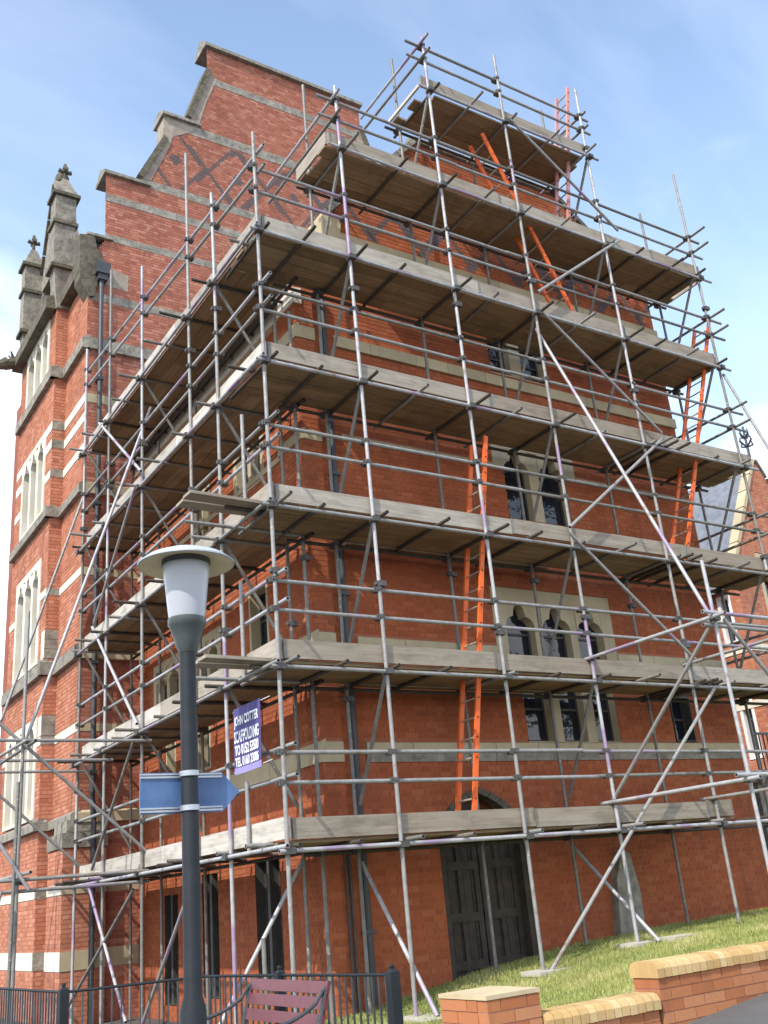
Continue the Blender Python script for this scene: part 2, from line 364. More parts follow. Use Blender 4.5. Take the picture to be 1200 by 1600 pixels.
# ------------------------------------------------------------------ brickwork
def subtract(iv, a, b):
    out = []
    for s, e in iv:
        if b <= s or a >= e: out.append((s, e)); continue
        if a > s: out.append((s, a))
        if b < e: out.append((b, e))
    return out
def brickwork(fn, z0, z1, span, openings, parent, m_brick, m_mortar, header_zone=(99, 99), name='brickwork', dark=None, pick=None, label=None, base=0.0, bands=()):
    """courses of real bricks on a recessed mortar bed; returns nothing"""
    pit, bh = 0.075, 0.064
    BV, BT, BD = [], [], []; MV, MF = [], []; picked = []
    n = int(round((z1-z0)/pit))
    for i in range(n):
        za = z0+i*pit; zm = za+0.035
        iv = span(zm)
        for op in openings:
            if callable(op):
                for a, b in op(zm): iv = subtract(iv, a, b)
            elif op[2] < zm < op[3]: iv = subtract(iv, op[0], op[1])
        mv = iv
        for (ba, bb2, bc, bd) in bands:
            if bc < zm < bd: iv = subtract(iv, ba, bb2)
        for s, e in mv:
            if e-s < 0.02: continue
            k = len(MV); MV += [fn(s, base, za), fn(e, base, za), fn(e, base, za+pit), fn(s, base, za+pit)]; MF.append((k, k+1, k+2, k+3))
        for s, e in iv:
            if e-s < 0.02: continue
            off = (i % 2)*0.16875
            j = math.floor((s-off)/0.3375)-1
            u = off+j*0.3375; flip = 0; hz_ = header_zone[0] < zm < header_zone[1]
            if hz_: u = (i % 2)*0.05625+math.floor(s/0.1125-1)*0.1125
            while u < e:
                wdt = 0.225 if (flip == 0 and not hz_) else 0.1125
                a, b = max(s, u), min(e, u+wdt)
                full = (u >= s and u+wdt <= e)
                if b-a > 0.03:
                    d = base+0.0045+rnd.random()*0.002
                    a2, b2 = a+(0.005 if a > s else 0), b-(0.005 if b < e else 0)
                    tone = rnd.random()
                    dk = 1.0 if (dark and dark((a+b)/2, zm)) else 0.0
                    if pick and full and len(picked) < 300 and pick((a+b)/2, zm):
                        picked.append((a2, b2, za+0.005, za+0.005+bh, d, flip)); 
                    else:
                        BV.append((a2, b2, za+0.005, za+0.005+bh, d)); BT.append(tone); BD.append(dk)
                u += wdt; flip ^= 1
    # mortar bed
    link('mortar_bed', mesh('mortar_bed', MV, MF), parent, m_mortar)
    nb = len(BV); V = np.empty((nb, 8, 3), np.float32)
    A = np.array(BV)
    bk = base-0.004
    def put(k, u, d, z):
        p = fn(u, d, z)
        for c in range(3): V[:, k, c] = p[c]
    dd = A[:, 4]
    put(0, A[:, 0], dd, A[:, 2]); put(1, A[:, 1], dd, A[:, 2]); put(2, A[:, 1], dd, A[:, 3]); put(3, A[:, 0], dd, A[:, 3])
    bb_ = np.full(nb, bk)
    put(4, A[:, 0], bb_, A[:, 2]); put(5, A[:, 1], bb_, A[:, 2]); put(6, A[:, 1], bb_, A[:, 3]); put(7, A[:, 0], bb_, A[:, 3])
    quad = np.array([(0, 1, 2, 3), (0, 4, 5, 1), (1, 5, 6, 2), (2, 6, 7, 3), (3, 7, 4, 0)], np.int32)
    idx = (quad[None]+np.arange(nb, dtype=np.int32)[:, None, None]*8).reshape(-1)
    me = bpy.data.meshes.new(name); me.vertices.add(nb*8); me.vertices.foreach_set('co', V.ravel())
    me.loops.add(len(idx)); me.loops.foreach_set('vertex_index', idx)
    me.polygons.add(nb*5); me.polygons.foreach_set('loop_start', np.arange(0, nb*20, 4, dtype=np.int32)); me.polygons.foreach_set('use_smooth', np.zeros(nb*5, dtype=bool)); me.update(calc_edges=True)
    for nm, vals in (('tone', BT), ('dark', BD)):
        a_ = me.attributes.new(nm, 'FLOAT', 'FACE'); a_.data.foreach_set('value', np.repeat(np.array(vals, np.float32), 5))
    o = link(name, me, parent, m_brick); tag(o, label, kind='stuff')
    for (a, b, c, e, d, fl) in picked:
        ca = Vector(fn((a+b)/2, (d+bk)/2, (c+e)/2))
        sx = Vector(fn(b, d, e))-Vector(fn(a, bk, c))
        M = Matrix.Translation(ca) @ Matrix.Diagonal((abs(sx.x), abs(sx.y), abs(sx.z), 1))
        ob = link('brick', PICKMESH, parent, M=M)

PICKMESH = mesh('brick', boxv(-.5, .5, -.5, .5, -.5, .5), BOXF); PICKMESH.materials.append(M_BRO)

BLD = thing('brick_building', (5.3, 4.5, 0), 'red brick Victorian building with stepped gable behind the scaffolding', 'building')

def band(fn, u0, u1, z0, z1, proj, m=M_STONE, weather=0.05, blk=0.75, name='band_stone', parent=None, back=0.05):
    n = max(1, int(round((u1-u0)/blk))); ws = [rnd.uniform(0.8, 1.2) for _ in range(n)]; s = sum(ws); u = u0
    for w in ws:
        e = u+(u1-u0)*w/s; g = 0.004 if n > 1 else 0; pj = proj+rnd.uniform(-0.002, 0.002)
        a, b = u+g, e-g
        V = [fn(a, -back, z0), fn(b, -back, z0), fn(b, pj, z0), fn(a, pj, z0), fn(a, -back, z1), fn(b, -back, z1), fn(b, pj, z1-weather), fn(a, pj, z1-weather)]
        link(name, mesh(name, V, BOXF), parent or BLD, m); u = e
def coping(fn, u0, u1, z, d0, d1, h0, h1, over, m, blk=0.9, name='coping_stone'):
    """saddle-backed coping along u; d0..d1 wall thickness (d outward)"""
    n = max(1, int(round((u1-u0)/blk))); w = (u1-u0)/n
    for i in range(n):
        a, b = u0+i*w+(0.004 if i else 0), u0+(i+1)*w-(0.004 if i < n-1 else 0)
        mid = (d0+d1)/2
        prof = [(d0+over, z), (d0+over, z+h0), (mid, z+h1), (d1-over, z+h0), (d1-over, z)]
        k = len(prof); V = [fn(a, d, zz) for d, zz in prof]+[fn(b, d, zz) for d, zz in prof]
        Fs = [tuple(range(k)), tuple(range(2*k-1, k-1, -1))]+[(j, j+k, (j+1) % k+k, (j+1) % k) for j in range(k)]
        link(name, mesh(name, V, Fs), BLD, m)

def head_profile(kind, s):
    s = abs(s)                       # s in 0..1 from centre to jamb ; returns 0..1 share of head height
    if kind == 'flat': return 1.0
    if kind == 'pointed': return math.sqrt(max(0, 1-((s+1.0)/2.0)**2))/math.sqrt(0.75)
    if kind == 'trefoil':
        if s < 0.42: return 0.55+0.45*math.sqrt(max(0, 1-(s/0.46)**2))
        return 0.02+0.50*math.sqrt(max(0, 1-((s-0.42)/0.60)**2))
    return 1.0
def window(fn, lights, z0, z1, head='flat', head_h=0.35, outer=None, m_st=M_STONE, proud=0.012, recess=0.17, bars=True, sill=0.1, parent=None, reveal=None, transom=None):
    """stone window: surround mesh is the part, panes / mullions / bars its sub-parts. outer=(u0,u1,z0,z1) is the stone outline"""
    par = parent or BLD
    u0, u1 = lights[0][0], lights[-1][1]
    if outer is None: outer = (u0, u1, z0, z1)
    a0, a1, b0, b1 = outer
    mb = MB()
    def bx(ua, ub, da, db, za, zb): 
        if ub-ua < 1e-4 or zb-za < 1e-4: return
        mb.prism([(ua, za), (ub, za), (ub, zb), (ua, zb)], fn, da, db)
    if a0 < u0: bx(a0, u0, proud, -recess-0.03, b0, b1)
    else: bx(u0-0.012, u0, 0.0, -recess-0.03, z0, z1)
    if a1 > u1: bx(u1, a1, proud, -recess-0.03, b0, b1)
    else: bx(u1, u1+0.012, 0.0, -recess-0.03, z0, z1)
    if b0 < z0: bx(u0, u1, proud+0.002, -recess-0.03, b0, z0)
    else: bx(u0, u1, 0.0, -recess-0.03, z0-0.012, z0)
    if b1 > z1: bx(u0, u1, proud, -recess-0.03, z1, b1)
    else: bx(u0, u1, 0.0, -recess-0.03, z1, z1+0.012)
    if head != 'flat':
        for (l0, l1) in lights:
            c, hw = (l0+l1)/2, (l1-l0)/2; n = 18
            for i in range(n):
                ua, ub = l0+(l1-l0)*i/n, l0+(l1-l0)*(i+1)/n
                za = z1-head_h+head_h*0.94*head_profile(head, (ua-c)/hw); zb = z1-head_h+head_h*0.94*head_profile(head, (ub-c)/hw)
                mb.prism([(ua, za), (ub, zb), (ub, z1), (ua, z1)], fn, proud-0.004, -recess-0.01)
    w = mb.build('window', m_st, par)
    for (l0, l1), (n0, n1) in zip(lights[:-1], lights[1:]):
        q = MB(); q.prism([(l1, z0), (n0, z0), (n0, z1), (l1, z1)], fn, proud-0.02, -recess-0.02)
        q.build('mullion', m_st, w)
    for (l0, l1) in lights:
        q = MB(); q.prism([(l0, z0), (l1, z0), (l1, z1), (l0, z1)], fn, -recess, -recess-0.008); q.build('pane', M_GLASS, w)
        if bars:
            q = MB(); t_ = 0.03
            q.prism([(l0, z0), (l0+t_, z0), (l0+t_, z1), (l0, z1)], fn, -recess+0.025, -recess-0.002)
            q.prism([(l1-t_, z0), (l1, z0), (l1, z1), (l1-t_, z1)], fn, -recess+0.025, -recess-0.002)
            zz = transom or (z0+(z1-z0)*0.5)
            q.prism([(l0, z0), (l1, z0), (l1, z0+0.045), (l0, z0+0.045)], fn, -recess+0.024, -recess-0.002)
            q.prism([(l0, zz), (l1, zz), (l1, zz+0.035), (l0, zz+0.035)], fn, -recess+0.024, -recess-0.002)
            q.build('glazing_bar', M_FRAME, w)
    return w

# --- geometry of the block
XL, YF, XR = 1.26, 1.30, 9.45          # side wall plane, front wall plane, far end of the front
PX, PY = 1.19, 1.23                    # corner pier planes
YG, XT = 8.30, 0.11                    # big gable plane, tower corner
YB, XB, YE = 9.80, -0.15, 12.95        # tower bay
F1, F2, F3, F4, F5, F6 = fnY(YF), fnX(XL), fnY(YG), fnX(XT), fnY(YB), fnX(XB)
FP1, FP2 = fnY(PY), fnX(PX)

# solid cores behind the brick skins
mb = MB()
mb.box(XL+0.30, XR-0.02, YF+0.30, YG-0.02, -0.3, 10.2)
mb.box(XT+0.30, 10.4, YG+0.30, 16, -0.3, 15.0)
mb.box(XB+0.30, 6, YB+0.32, YE-0.3, -0.3, 15.0)
mb.box(XR-0.02, XR, YF+0.02, YG, -0.3, 12.1)
mb.prism([(XL+0.3, 10.2), (XR-0.05, 10.2), (XR-0.05, 11.9), (7.2, 13.7), (4.0, 13.7), (1.95, 11.4)], F1, -0.28, -0.32)
mb.prism([(XT+0.5, 15), (10.1, 15), (9.8, 17.2), (9.1, 17.3), (8.5, 19.2), (8.0, 19.5), (7.4, 22.2), (3.3, 22.2), (2.75, 19.5), (2.2, 19.2), (1.6, 17.3), (0.8, 17.2)], F3, -0.30, -0.34)
core = mb.build('wall_core', M_CORE, BLD)

# openings
def rect(a, b, c, d): return (a, b, c, d)
DOOR = (2.91, 4.38, 0.40, 2.05, 2.76)
def door_open(z):
    a, b, z0, zs, zt = DOOR
    if z < z0 or z > zt: return []
    if z < zs: return [(a, b)]
    c, hw = (a+b)/2, (b-a)/2; s = (z-zs)/(zt-zs)
    return [(c-hw*(math.sqrt(max(0, 4-3*s*s))-1.0), c+hw*(math.sqrt(max(0, 4-3*s*s))-1.0))]
W1 = (4.71, 6.60, 3.38, 4.42); W1b = (7.84, 8.34, 3.42, 4.20)
W2 = (4.33, 6.82, 4.58, 5.79); W3 = (4.96, 6.30, 6.98, 8.30); W3h = (4.74, 6.54, 7.86, 8.30); W4 = (4.98, 6.22, 9.66, 10.38)
PANEL = (5.80, 6.32, 0.55, 1.75)
bands_front = [(1.88, XR, 3.16, 3.44), (1.88, XR, 4.73, 4.89), (1.88, XR, 7.86, 7.97), (1.88, XR, 9.40, 9.64), (2.05, XR, 11.36, 11.64)]
def front_span(z):
    a = XL
    if z > 10.35: a = 1.86 if z < 11.8 else 1.86+(z-11.8)*(3.95-1.86)/(14.15-11.8)
    b = XR if z < 12.35 else XR-(z-12.35)*(XR-7.25)/(14.15-12.35)
    return [(a, b)]
def diaper(u, z, c, p, zc, zlo, zhi):
    if not zlo < z < zhi: return False
    s = ((u-c)/p) % 1.0; h = (z-zc)/p
    d = min(abs(((u-c)+(z-zc)*0.85) % p), abs(p-((u-c)+(z-zc)*0.85) % p)); e = min(abs(((u-c)-(z-zc)*0.85) % p), abs(p-((u-c)-(z-zc)*0.85) % p))
    if d < 0.082 or e < 0.082: return True
    # small lozenge in the middle
    uu = ((u-c+p/2) % p)-p/2; 
    return False
def front_dark(u, z): return diaper(u, z, 3.3, 1.05, 12.35, 11.66, 13.2)
def pick_front(u, z): return 1.95 < u < 2.88 and 0.45 < z < 2.0 or (4.42 < u < 5.75 and 0.6 < z < 2.0)
zb = -0.2
brickwork(F1, 0.1, 14.125, front_span, [door_open, W1, W1b, W2, W3, W3h, W4], BLD, M_BR, M_MORT, bands=bands_front, header_zone=(11.6, 13.3), dark=front_dark, pick=pick_front, label='red brick courses of the front wall')
# corner pier
pb = [(0, 9, 3.16, 3.46), (0, 9, 4.73, 4.90), (0, 9, 7.70, 7.90), (0, 9, 9.38, 9.64)]
brickwork(FP1, 0.1, 10.3, lambda z: [(PX, 1.50)], [], BLD, M_BR, M_MORT, bands=pb, label='red brick corner pier facing the lawn')
brickwork(FP2, -0.2, 10.3, lambda z: [(PY, 1.95)], [], BLD, M_BR, M_MORT, bands=pb, label='red brick corner pier facing the side')
mb = MB(); mb.box(PX+0.012, 1.495, PY+0.012, YF+0.2, -0.2, 10.3); mb.box(PX+0.012, XL+0.2, YF, 1.945, -0.2, 10.3); mb.build('pier_core', M_MORT, BLD)
# side wall
LW = []                                        # (lights, z0,z1, head, outer)
side_open = [(2.70, 3.48, 0.45, 2.12), (4.78, 5.40, 0.35, 2.05), (6.42, 7.02, 0.2, 1.85),
             (2.68, 3.34, 5.02, 6.05), (4.42, 5.52, 4.95, 5.80), (6.10, 7.48, 4.95, 5.80),
             (2.60, 3.72, 7.66, 8.55), (4.70, 5.50, 7.50, 8.40), (4.92, 5.45, 3.62, 4.45), (6.42, 6.88, 3.62, 4.45),
             (4.70, 5.50, 9.0, 9.38), (2.62, 3.70, 9.0, 9.38)]
bands_side = [(1.95, YG, 3.16, 3.44), (1.95, YG, 4.73, 4.89), (1.95, YG, 7.70, 7.84), (1.95, YG, 9.40, 9.62)]
brickwork(F2, -0.2, 10.0, lambda z: [(1.90, YG)], side_open, BLD, M_BR, M_MORT, bands=bands_side, label='red brick courses of the side wall')
for (a, b, c, d) in bands_side: band(F2, a, b, c, d, 0.035)
band(F2, 1.20, YG, 9.98, 10.26, 0.10, M_PALE, 0.03, name='eaves_stone')
for (a, b, c, d) in side_open[:3]: window(F2, [(a, (a+b)/2-0.04), ((a+b)/2+0.04, b)], c, d, m_st=M_FRAME)
window(F2, [(2.74, 3.28)], 5.06, 5.98, outer=side_open[3], m_st=M_STONE)
window(F2, [(4.56, 4.92), (5.04, 5.40)], 4.97, 5.68, 'trefoil', 0.34, outer=side_open[4])
window(F2, [(6.24, 6.72), (6.86, 7.34)], 4.97, 5.68, 'trefoil', 0.36, outer=side_open[5])
window(F2, [(2.72, 3.10), (3.22, 3.60)], 7.74, 8.50, outer=side_open[6])
window(F2, [(4.78, 5.06), (5.14, 5.42)], 7.56, 8.34, 'pointed', 0.2, outer=side_open[7])
for k in (8, 9, 10, 11):
    a, b, c, d = side_open[k]; window(F2, [(a+0.05, b-0.05)], c+0.04, d-0.04, outer=side_open[k])
# bands of the front
for i, (a, b, c, d) in enumerate(bands_front):
    if i == 0:
        band(F1, a, b, 3.30, 3.44, 0.05, M_STONE, 0.03); band(F1, a, b, 3.16, 3.298, 0.03, M_GREY, 0.0, blk=1.1)
    elif i == 1:
        band(F1, a, W2[0], c, d, 0.03); band(F1, W2[1], b, c, d, 0.03)
    elif i == 2:
        band(F1, a, W3h[0], c, d, 0.025); band(F1, W3h[1], b, c, d, 0.025)
    elif i == 3: band(F1, a, b, c, d, 0.06, M_STONE, 0.05)
    else: band(F1, a, b, c, d, 0.07, M_STONE, 0.08, blk=1.0)
for (a, b, c, d) in pb:
    band(FP1, PX+0.03, 1.50, c, d, 0.03, blk=9); band(FP2, PY-0.03, 1.95, c, d, 0.03, blk=9)
# front windows
window(F1, [(4.71, 5.23), (5.43, 5.92), (6.12, 6.60)], 3.44, 4.42, outer=(4.71, 6.60, 3.44, 4.42))
window(F1, [(7.88, 8.31)], 3.46, 4.16, outer=(7.86, 8.33, 3.445, 4.20), m_st=M_FRAME)
window(F1, [(4.56, 5.14), (5.30, 5.88), (6.03, 6.58)], 4.60, 5.56, 'trefoil', 0.42, outer=W2)
window(F1, [(4.96, 5.50), (5.72, 6.30)], 7.0, 8.24, 'trefoil', 0.42, outer=(4.96, 6.30, 7.0, 8.28), proud=0.01)
for (a, b) in ((4.742, 4.958), (6.302, 6.538)):
    q = MB(); q.prism([(a, 7.862), (b, 7.862), (b, 8.28), (a, 8.28)], F1, 0.012, -0.15); q.build('head_stone', M_STONE, BLD)
window(F1, [(4.98, 5.45), (5.70, 6.22)], 9.68, 10.38, outer=W4)
# pointed door
a, b, z0, zs, zt = DOOR
dr = MB()
dn = 0.16
dr.prism([(a+0.02, z0), (b-0.02, z0), (b-0.02, zs), ((a+b)/2, zt-0.03), (a+0.02, zs)], F1, -dn-0.05, -dn-0.09)
door = dr.build('door', M_DOOR, BLD); door['label'] = 'dark weathered panelled double door under a pointed arch'
c = (a+b)/2
for leaf in (0, 1):
    l0, l1 = (a+0.09, c-0.012) if leaf == 0 else (c+0.012, b-0.09)
    np_ = 5
    for i in range(np_):
        q = MB(); u = l0+(l1-l0)*i/np_
        q.prism([(u+0.004, z0+0.05), (u+(l1-l0)/np_-0.004, z0+0.05), (u+(l1-l0)/np_-0.004, 2.2), (u+0.004, 2.2)], F1, -dn-0.02-rnd.random()*0.006, -dn-0.06); q.build('plank', M_DOOR, door)
    for z in (0.52, 1.10, 1.75):
        q = MB(); q.prism([(l0, z), (l1, z), (l1, z+0.11), (l0, z+0.11)], F1, -dn+0.012, -dn-0.03); q.build('rail', M_DOOR, door)
    for u in (l0, (l0+l1)/2-0.04, l1-0.08):
        q = MB(); q.prism([(u, z0+0.05), (u+0.08, z0+0.05), (u+0.08, 2.2), (u, 2.2)], F1, -dn+0.006, -dn-0.028); q.build('stile', M_DOOR, door)
for (u0, u1) in ((a, a+0.09), (b-0.09, b)):
    q = MB(); q.prism([(u0, z0), (u1, z0), (u1, zs+0.05), (u0, zs+0.05)], F1, -0.01, -dn-0.1); q.build('door_jamb', M_DOOR, door)
# arch hood stones (voussoirs)
hw = (b-a)/2
for side in (-1, 1):
    n = 7
    for i in range(n):
        def pt(sv, r): 
            ang0, ang1 = 0.0, math.radians(60); th = ang0+(ang1-ang0)*sv
            R_ = 2*hw+r
            return (c+side*(R_*math.cos(th)-hw), zs+R_*math.sin(th)*(zt-zs)/(2*hw*math.sin(math.radians(60))))
        p = [pt(i/n+0.004, -0.05), pt((i+1)/n-0.004, -0.05), pt((i+1)/n-0.004, 0.08), pt(i/n+0.004, 0.08)]
        q = MB(); q.prism(p, F1, 0.03, -0.18); q.build('arch_stone', M_MOSS, BLD)
# worn stone panel right of the door
q = MB(); q.prism([(5.78, 0.50), (6.30, 0.50), (6.33, 1.25), (6.24, 1.78), (6.08, 1.86), (5.90, 1.45)], F1, 0.14, -0.02); q.build('stone_panel', M_GREY, BLD)
# parapet of the front gable
coping(F1, 3.9, 7.3, 14.15, 0.0, -0.35, 0.10, 0.22, 0.06, M_GREY)
def raked(fn, p0, p1, d0, d1, th, m, n=4, name='coping_stone', parent=None):
    (u0, z0), (u1, z1) = p0, p1; l = math.hypot(u1-u0, z1-z0); nx_, nz_ = -(z1-z0)/l, (u1-u0)/l
    if nz_ < 0: nx_, nz_ = -nx_, -nz_
    for i in range(n):
        s, e = i/n+0.004, (i+1)/n-0.004
        A_ = (u0+(u1-u0)*s, z0+(z1-z0)*s); B_ = (u0+(u1-u0)*e, z0+(z1-z0)*e)
        q = MB(); q.prism([A_, B_, (B_[0]+nx_*th, B_[1]+nz_*th), (A_[0]+nx_*th, A_[1]+nz_*th)], fn, d0, d1); q.build(name, m, parent or BLD)
raked(F1, (1.86, 11.80), (3.95, 14.15), 0.05, -0.38, 0.10, M_GREY, 5)
raked(F1, (7.25, 14.15), (XR, 12.35), 0.05, -0.38, 0.10, M_MOSS, 5)
q = MB(); q.prism([(1.80, 11.42), (2.10, 11.42), (2.16, 11.85), (1.80, 11.85)], F1, 0.09, -0.4); q.build('kneeler_stone', M_STONE, BLD)
q = MB(); q.prism([(1.86, 10.3), (1.95, 10.3), (1.95, 11.8), (1.86, 11.8)], F1, -0.002, -0.36); q.build('gable_return', M_CORE, BLD)
# roof of the front block
q = MB()
prof = [(1.02, 10.22), (3.95, 13.75), (7.25, 13.75), (9.6, 11.95), (9.6, 11.85), (7.2, 13.6), (4.0, 13.6), (1.05, 10.12)]
q.prism(prof, lambda u, d, z: (u, d, z), YF+0.38, YG-0.01); q.build('slate_roof', M_SLATE, BLD)

# --- big stepped gable
STEP = [(0.11, 14.9), (0.46, 15.62), (0.46, 17.42), (1.26, 17.62), (1.86, 19.0), (1.86, 19.78), (2.50, 19.95), (3.04, 21.7), (3.04, 22.5)]
def gable_left(z):
    if z < 15.62: return 0.11 if z < 15.0 else 0.11+(z-15.0)/0.62*0.35
    if z < 17.42: return 0.46
    if z < 19.0: return 1.26+(z-17.42)/1.58*0.60
    if z < 19.8: return 1.86
    if z < 21.7: return 2.50+(z-19.8)/1.9*0.54
    return 3.04
def gable_span(z):
    l = gable_left(z)
    if z < 9.9: return [(XT, XL+0.02)]
    return [(l, 10.68-l if z > 15.0 else 10.5)]
gb = [(0, 11, 21.28, 21.50), (0, 11, 19.42, 19.70), (0, 11, 17.40, 17.62), (0, 11, 16.70, 16.90), (0, 11, 15.62, 15.80), (0, 11, 14.00, 14.20),
      (0, 11, 12.76, 13.10), (0, 11, 11.52, 11.72), (0, 11, 9.46, 9.75), (0, 1.3, 7.78, 7.93), (0, 1.3, 6.12, 6.46), (0, 1.3, 4.78, 4.92), (0, 1.3, 3.18, 3.42), (0, 1.3, 0.80, 1.10), (0, 1.3, 2.0, 2.15)]
def gdark(u, z): return diaper(u, z, 2.95, 1.62, 18.45, 17.66, 19.4) or (17.7 < z < 19.3 and abs(z-18.47)*0.85+abs(((u-2.95) % 1.62)-0.81) < 0.16)
brickwork(F3, -0.2, 22.45, gable_span, [], BLD, M_BRG, M_MORTG, bands=gb, header_zone=(17.6, 19.45), dark=gdark, label='weathered brick courses of the tall stepped gable')
for (a, b, c, d) in gb:
    l = gable_left((c+d)/2); r = min(b, 10.68-l) if b > 2 else b
    big = c in (12.76, 9.46, 6.12, 3.18)
    band(F3, l, r, c, d, 0.09 if big else 0.012, M_GREY if c > 12 else M_STONE, 0.08 if big else 0.0, blk=0.8)
# rendered borders and lead edges of the steps
def mirr(p): return [(10.68-u, z) for u, z in p][::-1]
for sgn in (0, 1):
    polyA = [(1.27, 17.63), (1.52, 17.63), (2.02, 18.9), (2.12, 19.4), (1.87, 19.4), (1.87, 19.02)]
    polyB = [(2.51, 19.97), (2.75, 19.72), (2.98, 20.6), (3.30, 21.5), (3.05, 21.68)]
    for p in (polyA, polyB):
        q = MB(); q.prism(mirr(p) if sgn else p, F3, 0.016, -0.03); q.build('rendered_border', M_RENDER, BLD)
    for p0, p1 in (((1.22, 17.62), (1.86, 19.02)), ((2.46, 19.9), (3.04, 21.72))):
        if sgn: p0, p1 = (10.68-p0[0], p0[1]), (10.68-p1[0], p1[1])
        dx_ = -0.09 if sgn else 0.09
        raked(F3, (p0[0]+dx_, p0[1]), (p1[0]+dx_, p1[1]), 0.07, -0.45, 0.13, M_MOSS, 3, 'raking_edge')
    for (u0, u1, z) in ((0.40, 1.50, 17.42), (1.80, 2.80, 19.72)):
        if sgn: u0, u1 = 10.68-u1, 10.68-u0
        coping(F3, u0, u1, z, 0.0, -0.5, 0.08, 0.30, 0.10, M_GREY, 1.2)
    p = [(1.82, 18.98), (2.5, 19.45), (2.75, 19.72), (1.86, 19.72)]
    q = MB(); q.prism(mirr(p) if sgn else p, F3, 0.013, -0.45); q.build('step_stone', M_RENDER, BLD)
coping(F3, 2.96, 7.72, 22.45, 0.0, -0.5, 0.10, 0.42, 0.12, M_GREY, 0.7)
coping(F3, 0.05, 0.62, 15.62, 0.0, -0.5, 0.06, 0.16, 0.08, M_GREY, 0.6)
# kneeler corbel and stain at the tower corner
q = MB(); q.prism([(-0.10, 14.40), (0.12, 14.02), (0.22, 14.05), (0.30, 14.45), (0.44, 14.75), (0.42, 15.0), (0.26, 15.3), (0.20, 15.60), (-0.12, 15.55)], F3, 0.09, -0.3); q.build('kneeler_stone', M_MOSS, BLD)
q = MB(); q.prism([(0.44, 14.44), (0.98, 14.40), (1.0, 14.82), (0.44, 14.92)], F3, 0.014, -0.02); q.build('rendered_patch', M_RENDER, BLD)

# --- tower
tb = [(0, 20, 12.76, 13.10), (0, 20, 11.52, 11.72), (0, 20, 11.08, 11.28), (0, 20, 10.40, 10.58), (0, 20, 9.46, 9.75), (0, 20, 7.78, 7.93), (0, 20, 6.12, 6.46), (0, 20, 4.78, 4.94), (0, 20, 3.18, 3.42), (0, 20, 2.0, 2.15), (0, 20, 0.80, 1.10)]
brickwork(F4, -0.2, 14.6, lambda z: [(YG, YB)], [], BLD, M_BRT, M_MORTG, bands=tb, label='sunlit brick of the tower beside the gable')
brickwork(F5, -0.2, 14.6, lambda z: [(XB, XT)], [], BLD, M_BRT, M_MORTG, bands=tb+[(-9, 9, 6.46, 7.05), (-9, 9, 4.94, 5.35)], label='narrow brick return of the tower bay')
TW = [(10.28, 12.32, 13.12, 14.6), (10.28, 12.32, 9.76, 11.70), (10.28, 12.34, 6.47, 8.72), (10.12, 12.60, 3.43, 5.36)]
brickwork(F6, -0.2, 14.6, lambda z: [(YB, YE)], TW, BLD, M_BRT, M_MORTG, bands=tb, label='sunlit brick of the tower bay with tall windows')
for fn, a, b in ((F4, YG, YB), (F6, YB, YE)):
    for (_, _, c, d) in tb:
        big = c in (12.76, 9.46, 6.12, 3.18)
        if fn is F6 and not big:
            for w in TW:
                if w[2] < c and d < w[3]:
                    band(fn, a, w[0], c, d, 0.012, M_PALE, 0.0); band(fn, w[1], b, c, d, 0.012, M_PALE, 0.0); break
            else: band(fn, a, b, c, d, 0.012, M_PALE, 0.0)
        else: band(fn, a-(0.07 if big else 0), b, c, d, 0.11 if big else 0.012, M_GREY if big else M_PALE, 0.10 if big else 0.0)
for (_, _, c, d) in tb:
    big = c in (12.76, 9.46, 6.12, 3.18)
    band(F5, XB-(0.11 if big else 0.012), XT-0.115 if big else XT-0.015, c, d, 0.09 if big else 0.012, M_GREY, 0.08 if big else 0.0, blk=9)
for z0_, z1_ in ((6.47, 7.05), (4.95, 5.34)):
    for k in range(3 if z1_ > 6 else 1):
        n = 3 if z1_ > 6 else 1; h = (z1_-z0_)/n
        q = MB(); q.prism([(XB-0.013, z0_+k*h+0.003), (XT, z0_+k*h+0.003), (XT, z0_+(k+1)*h-0.003), (XB-0.013, z0_+(k+1)*h-0.003)], F5, 0.02, -0.1); q.build('quoin_stone', M_GREY, BLD)
        q = MB(); q.prism([(YB-0.01, z0_+k*h+0.003), (YB+0.22, z0_+k*h+0.003), (YB+0.22, z0_+(k+1)*h-0.003), (YB-0.01, z0_+(k+1)*h-0.003)], F6, 0.02, -0.1); q.build('quoin_stone', M_PALE, BLD)
for (a, b, c, d) in TW:
    n = 3 if b-a < 2.3 else 4
    jam = 0.14; tot = b-a-2*jam; mw = 0.16; lw = (tot-(n-1)*mw)/n
    ls = [(a+jam+i*(lw+mw), a+jam+i*(lw+mw)+lw) for i in range(n)]
    window(F6, ls, c+0.06, d-0.12, 'trefoil' if b-a < 2.3 else 'pointed', 0.38, outer=(a, b, c, d), m_st=M_PALE, proud=0.03, recess=0.20, bars=False)
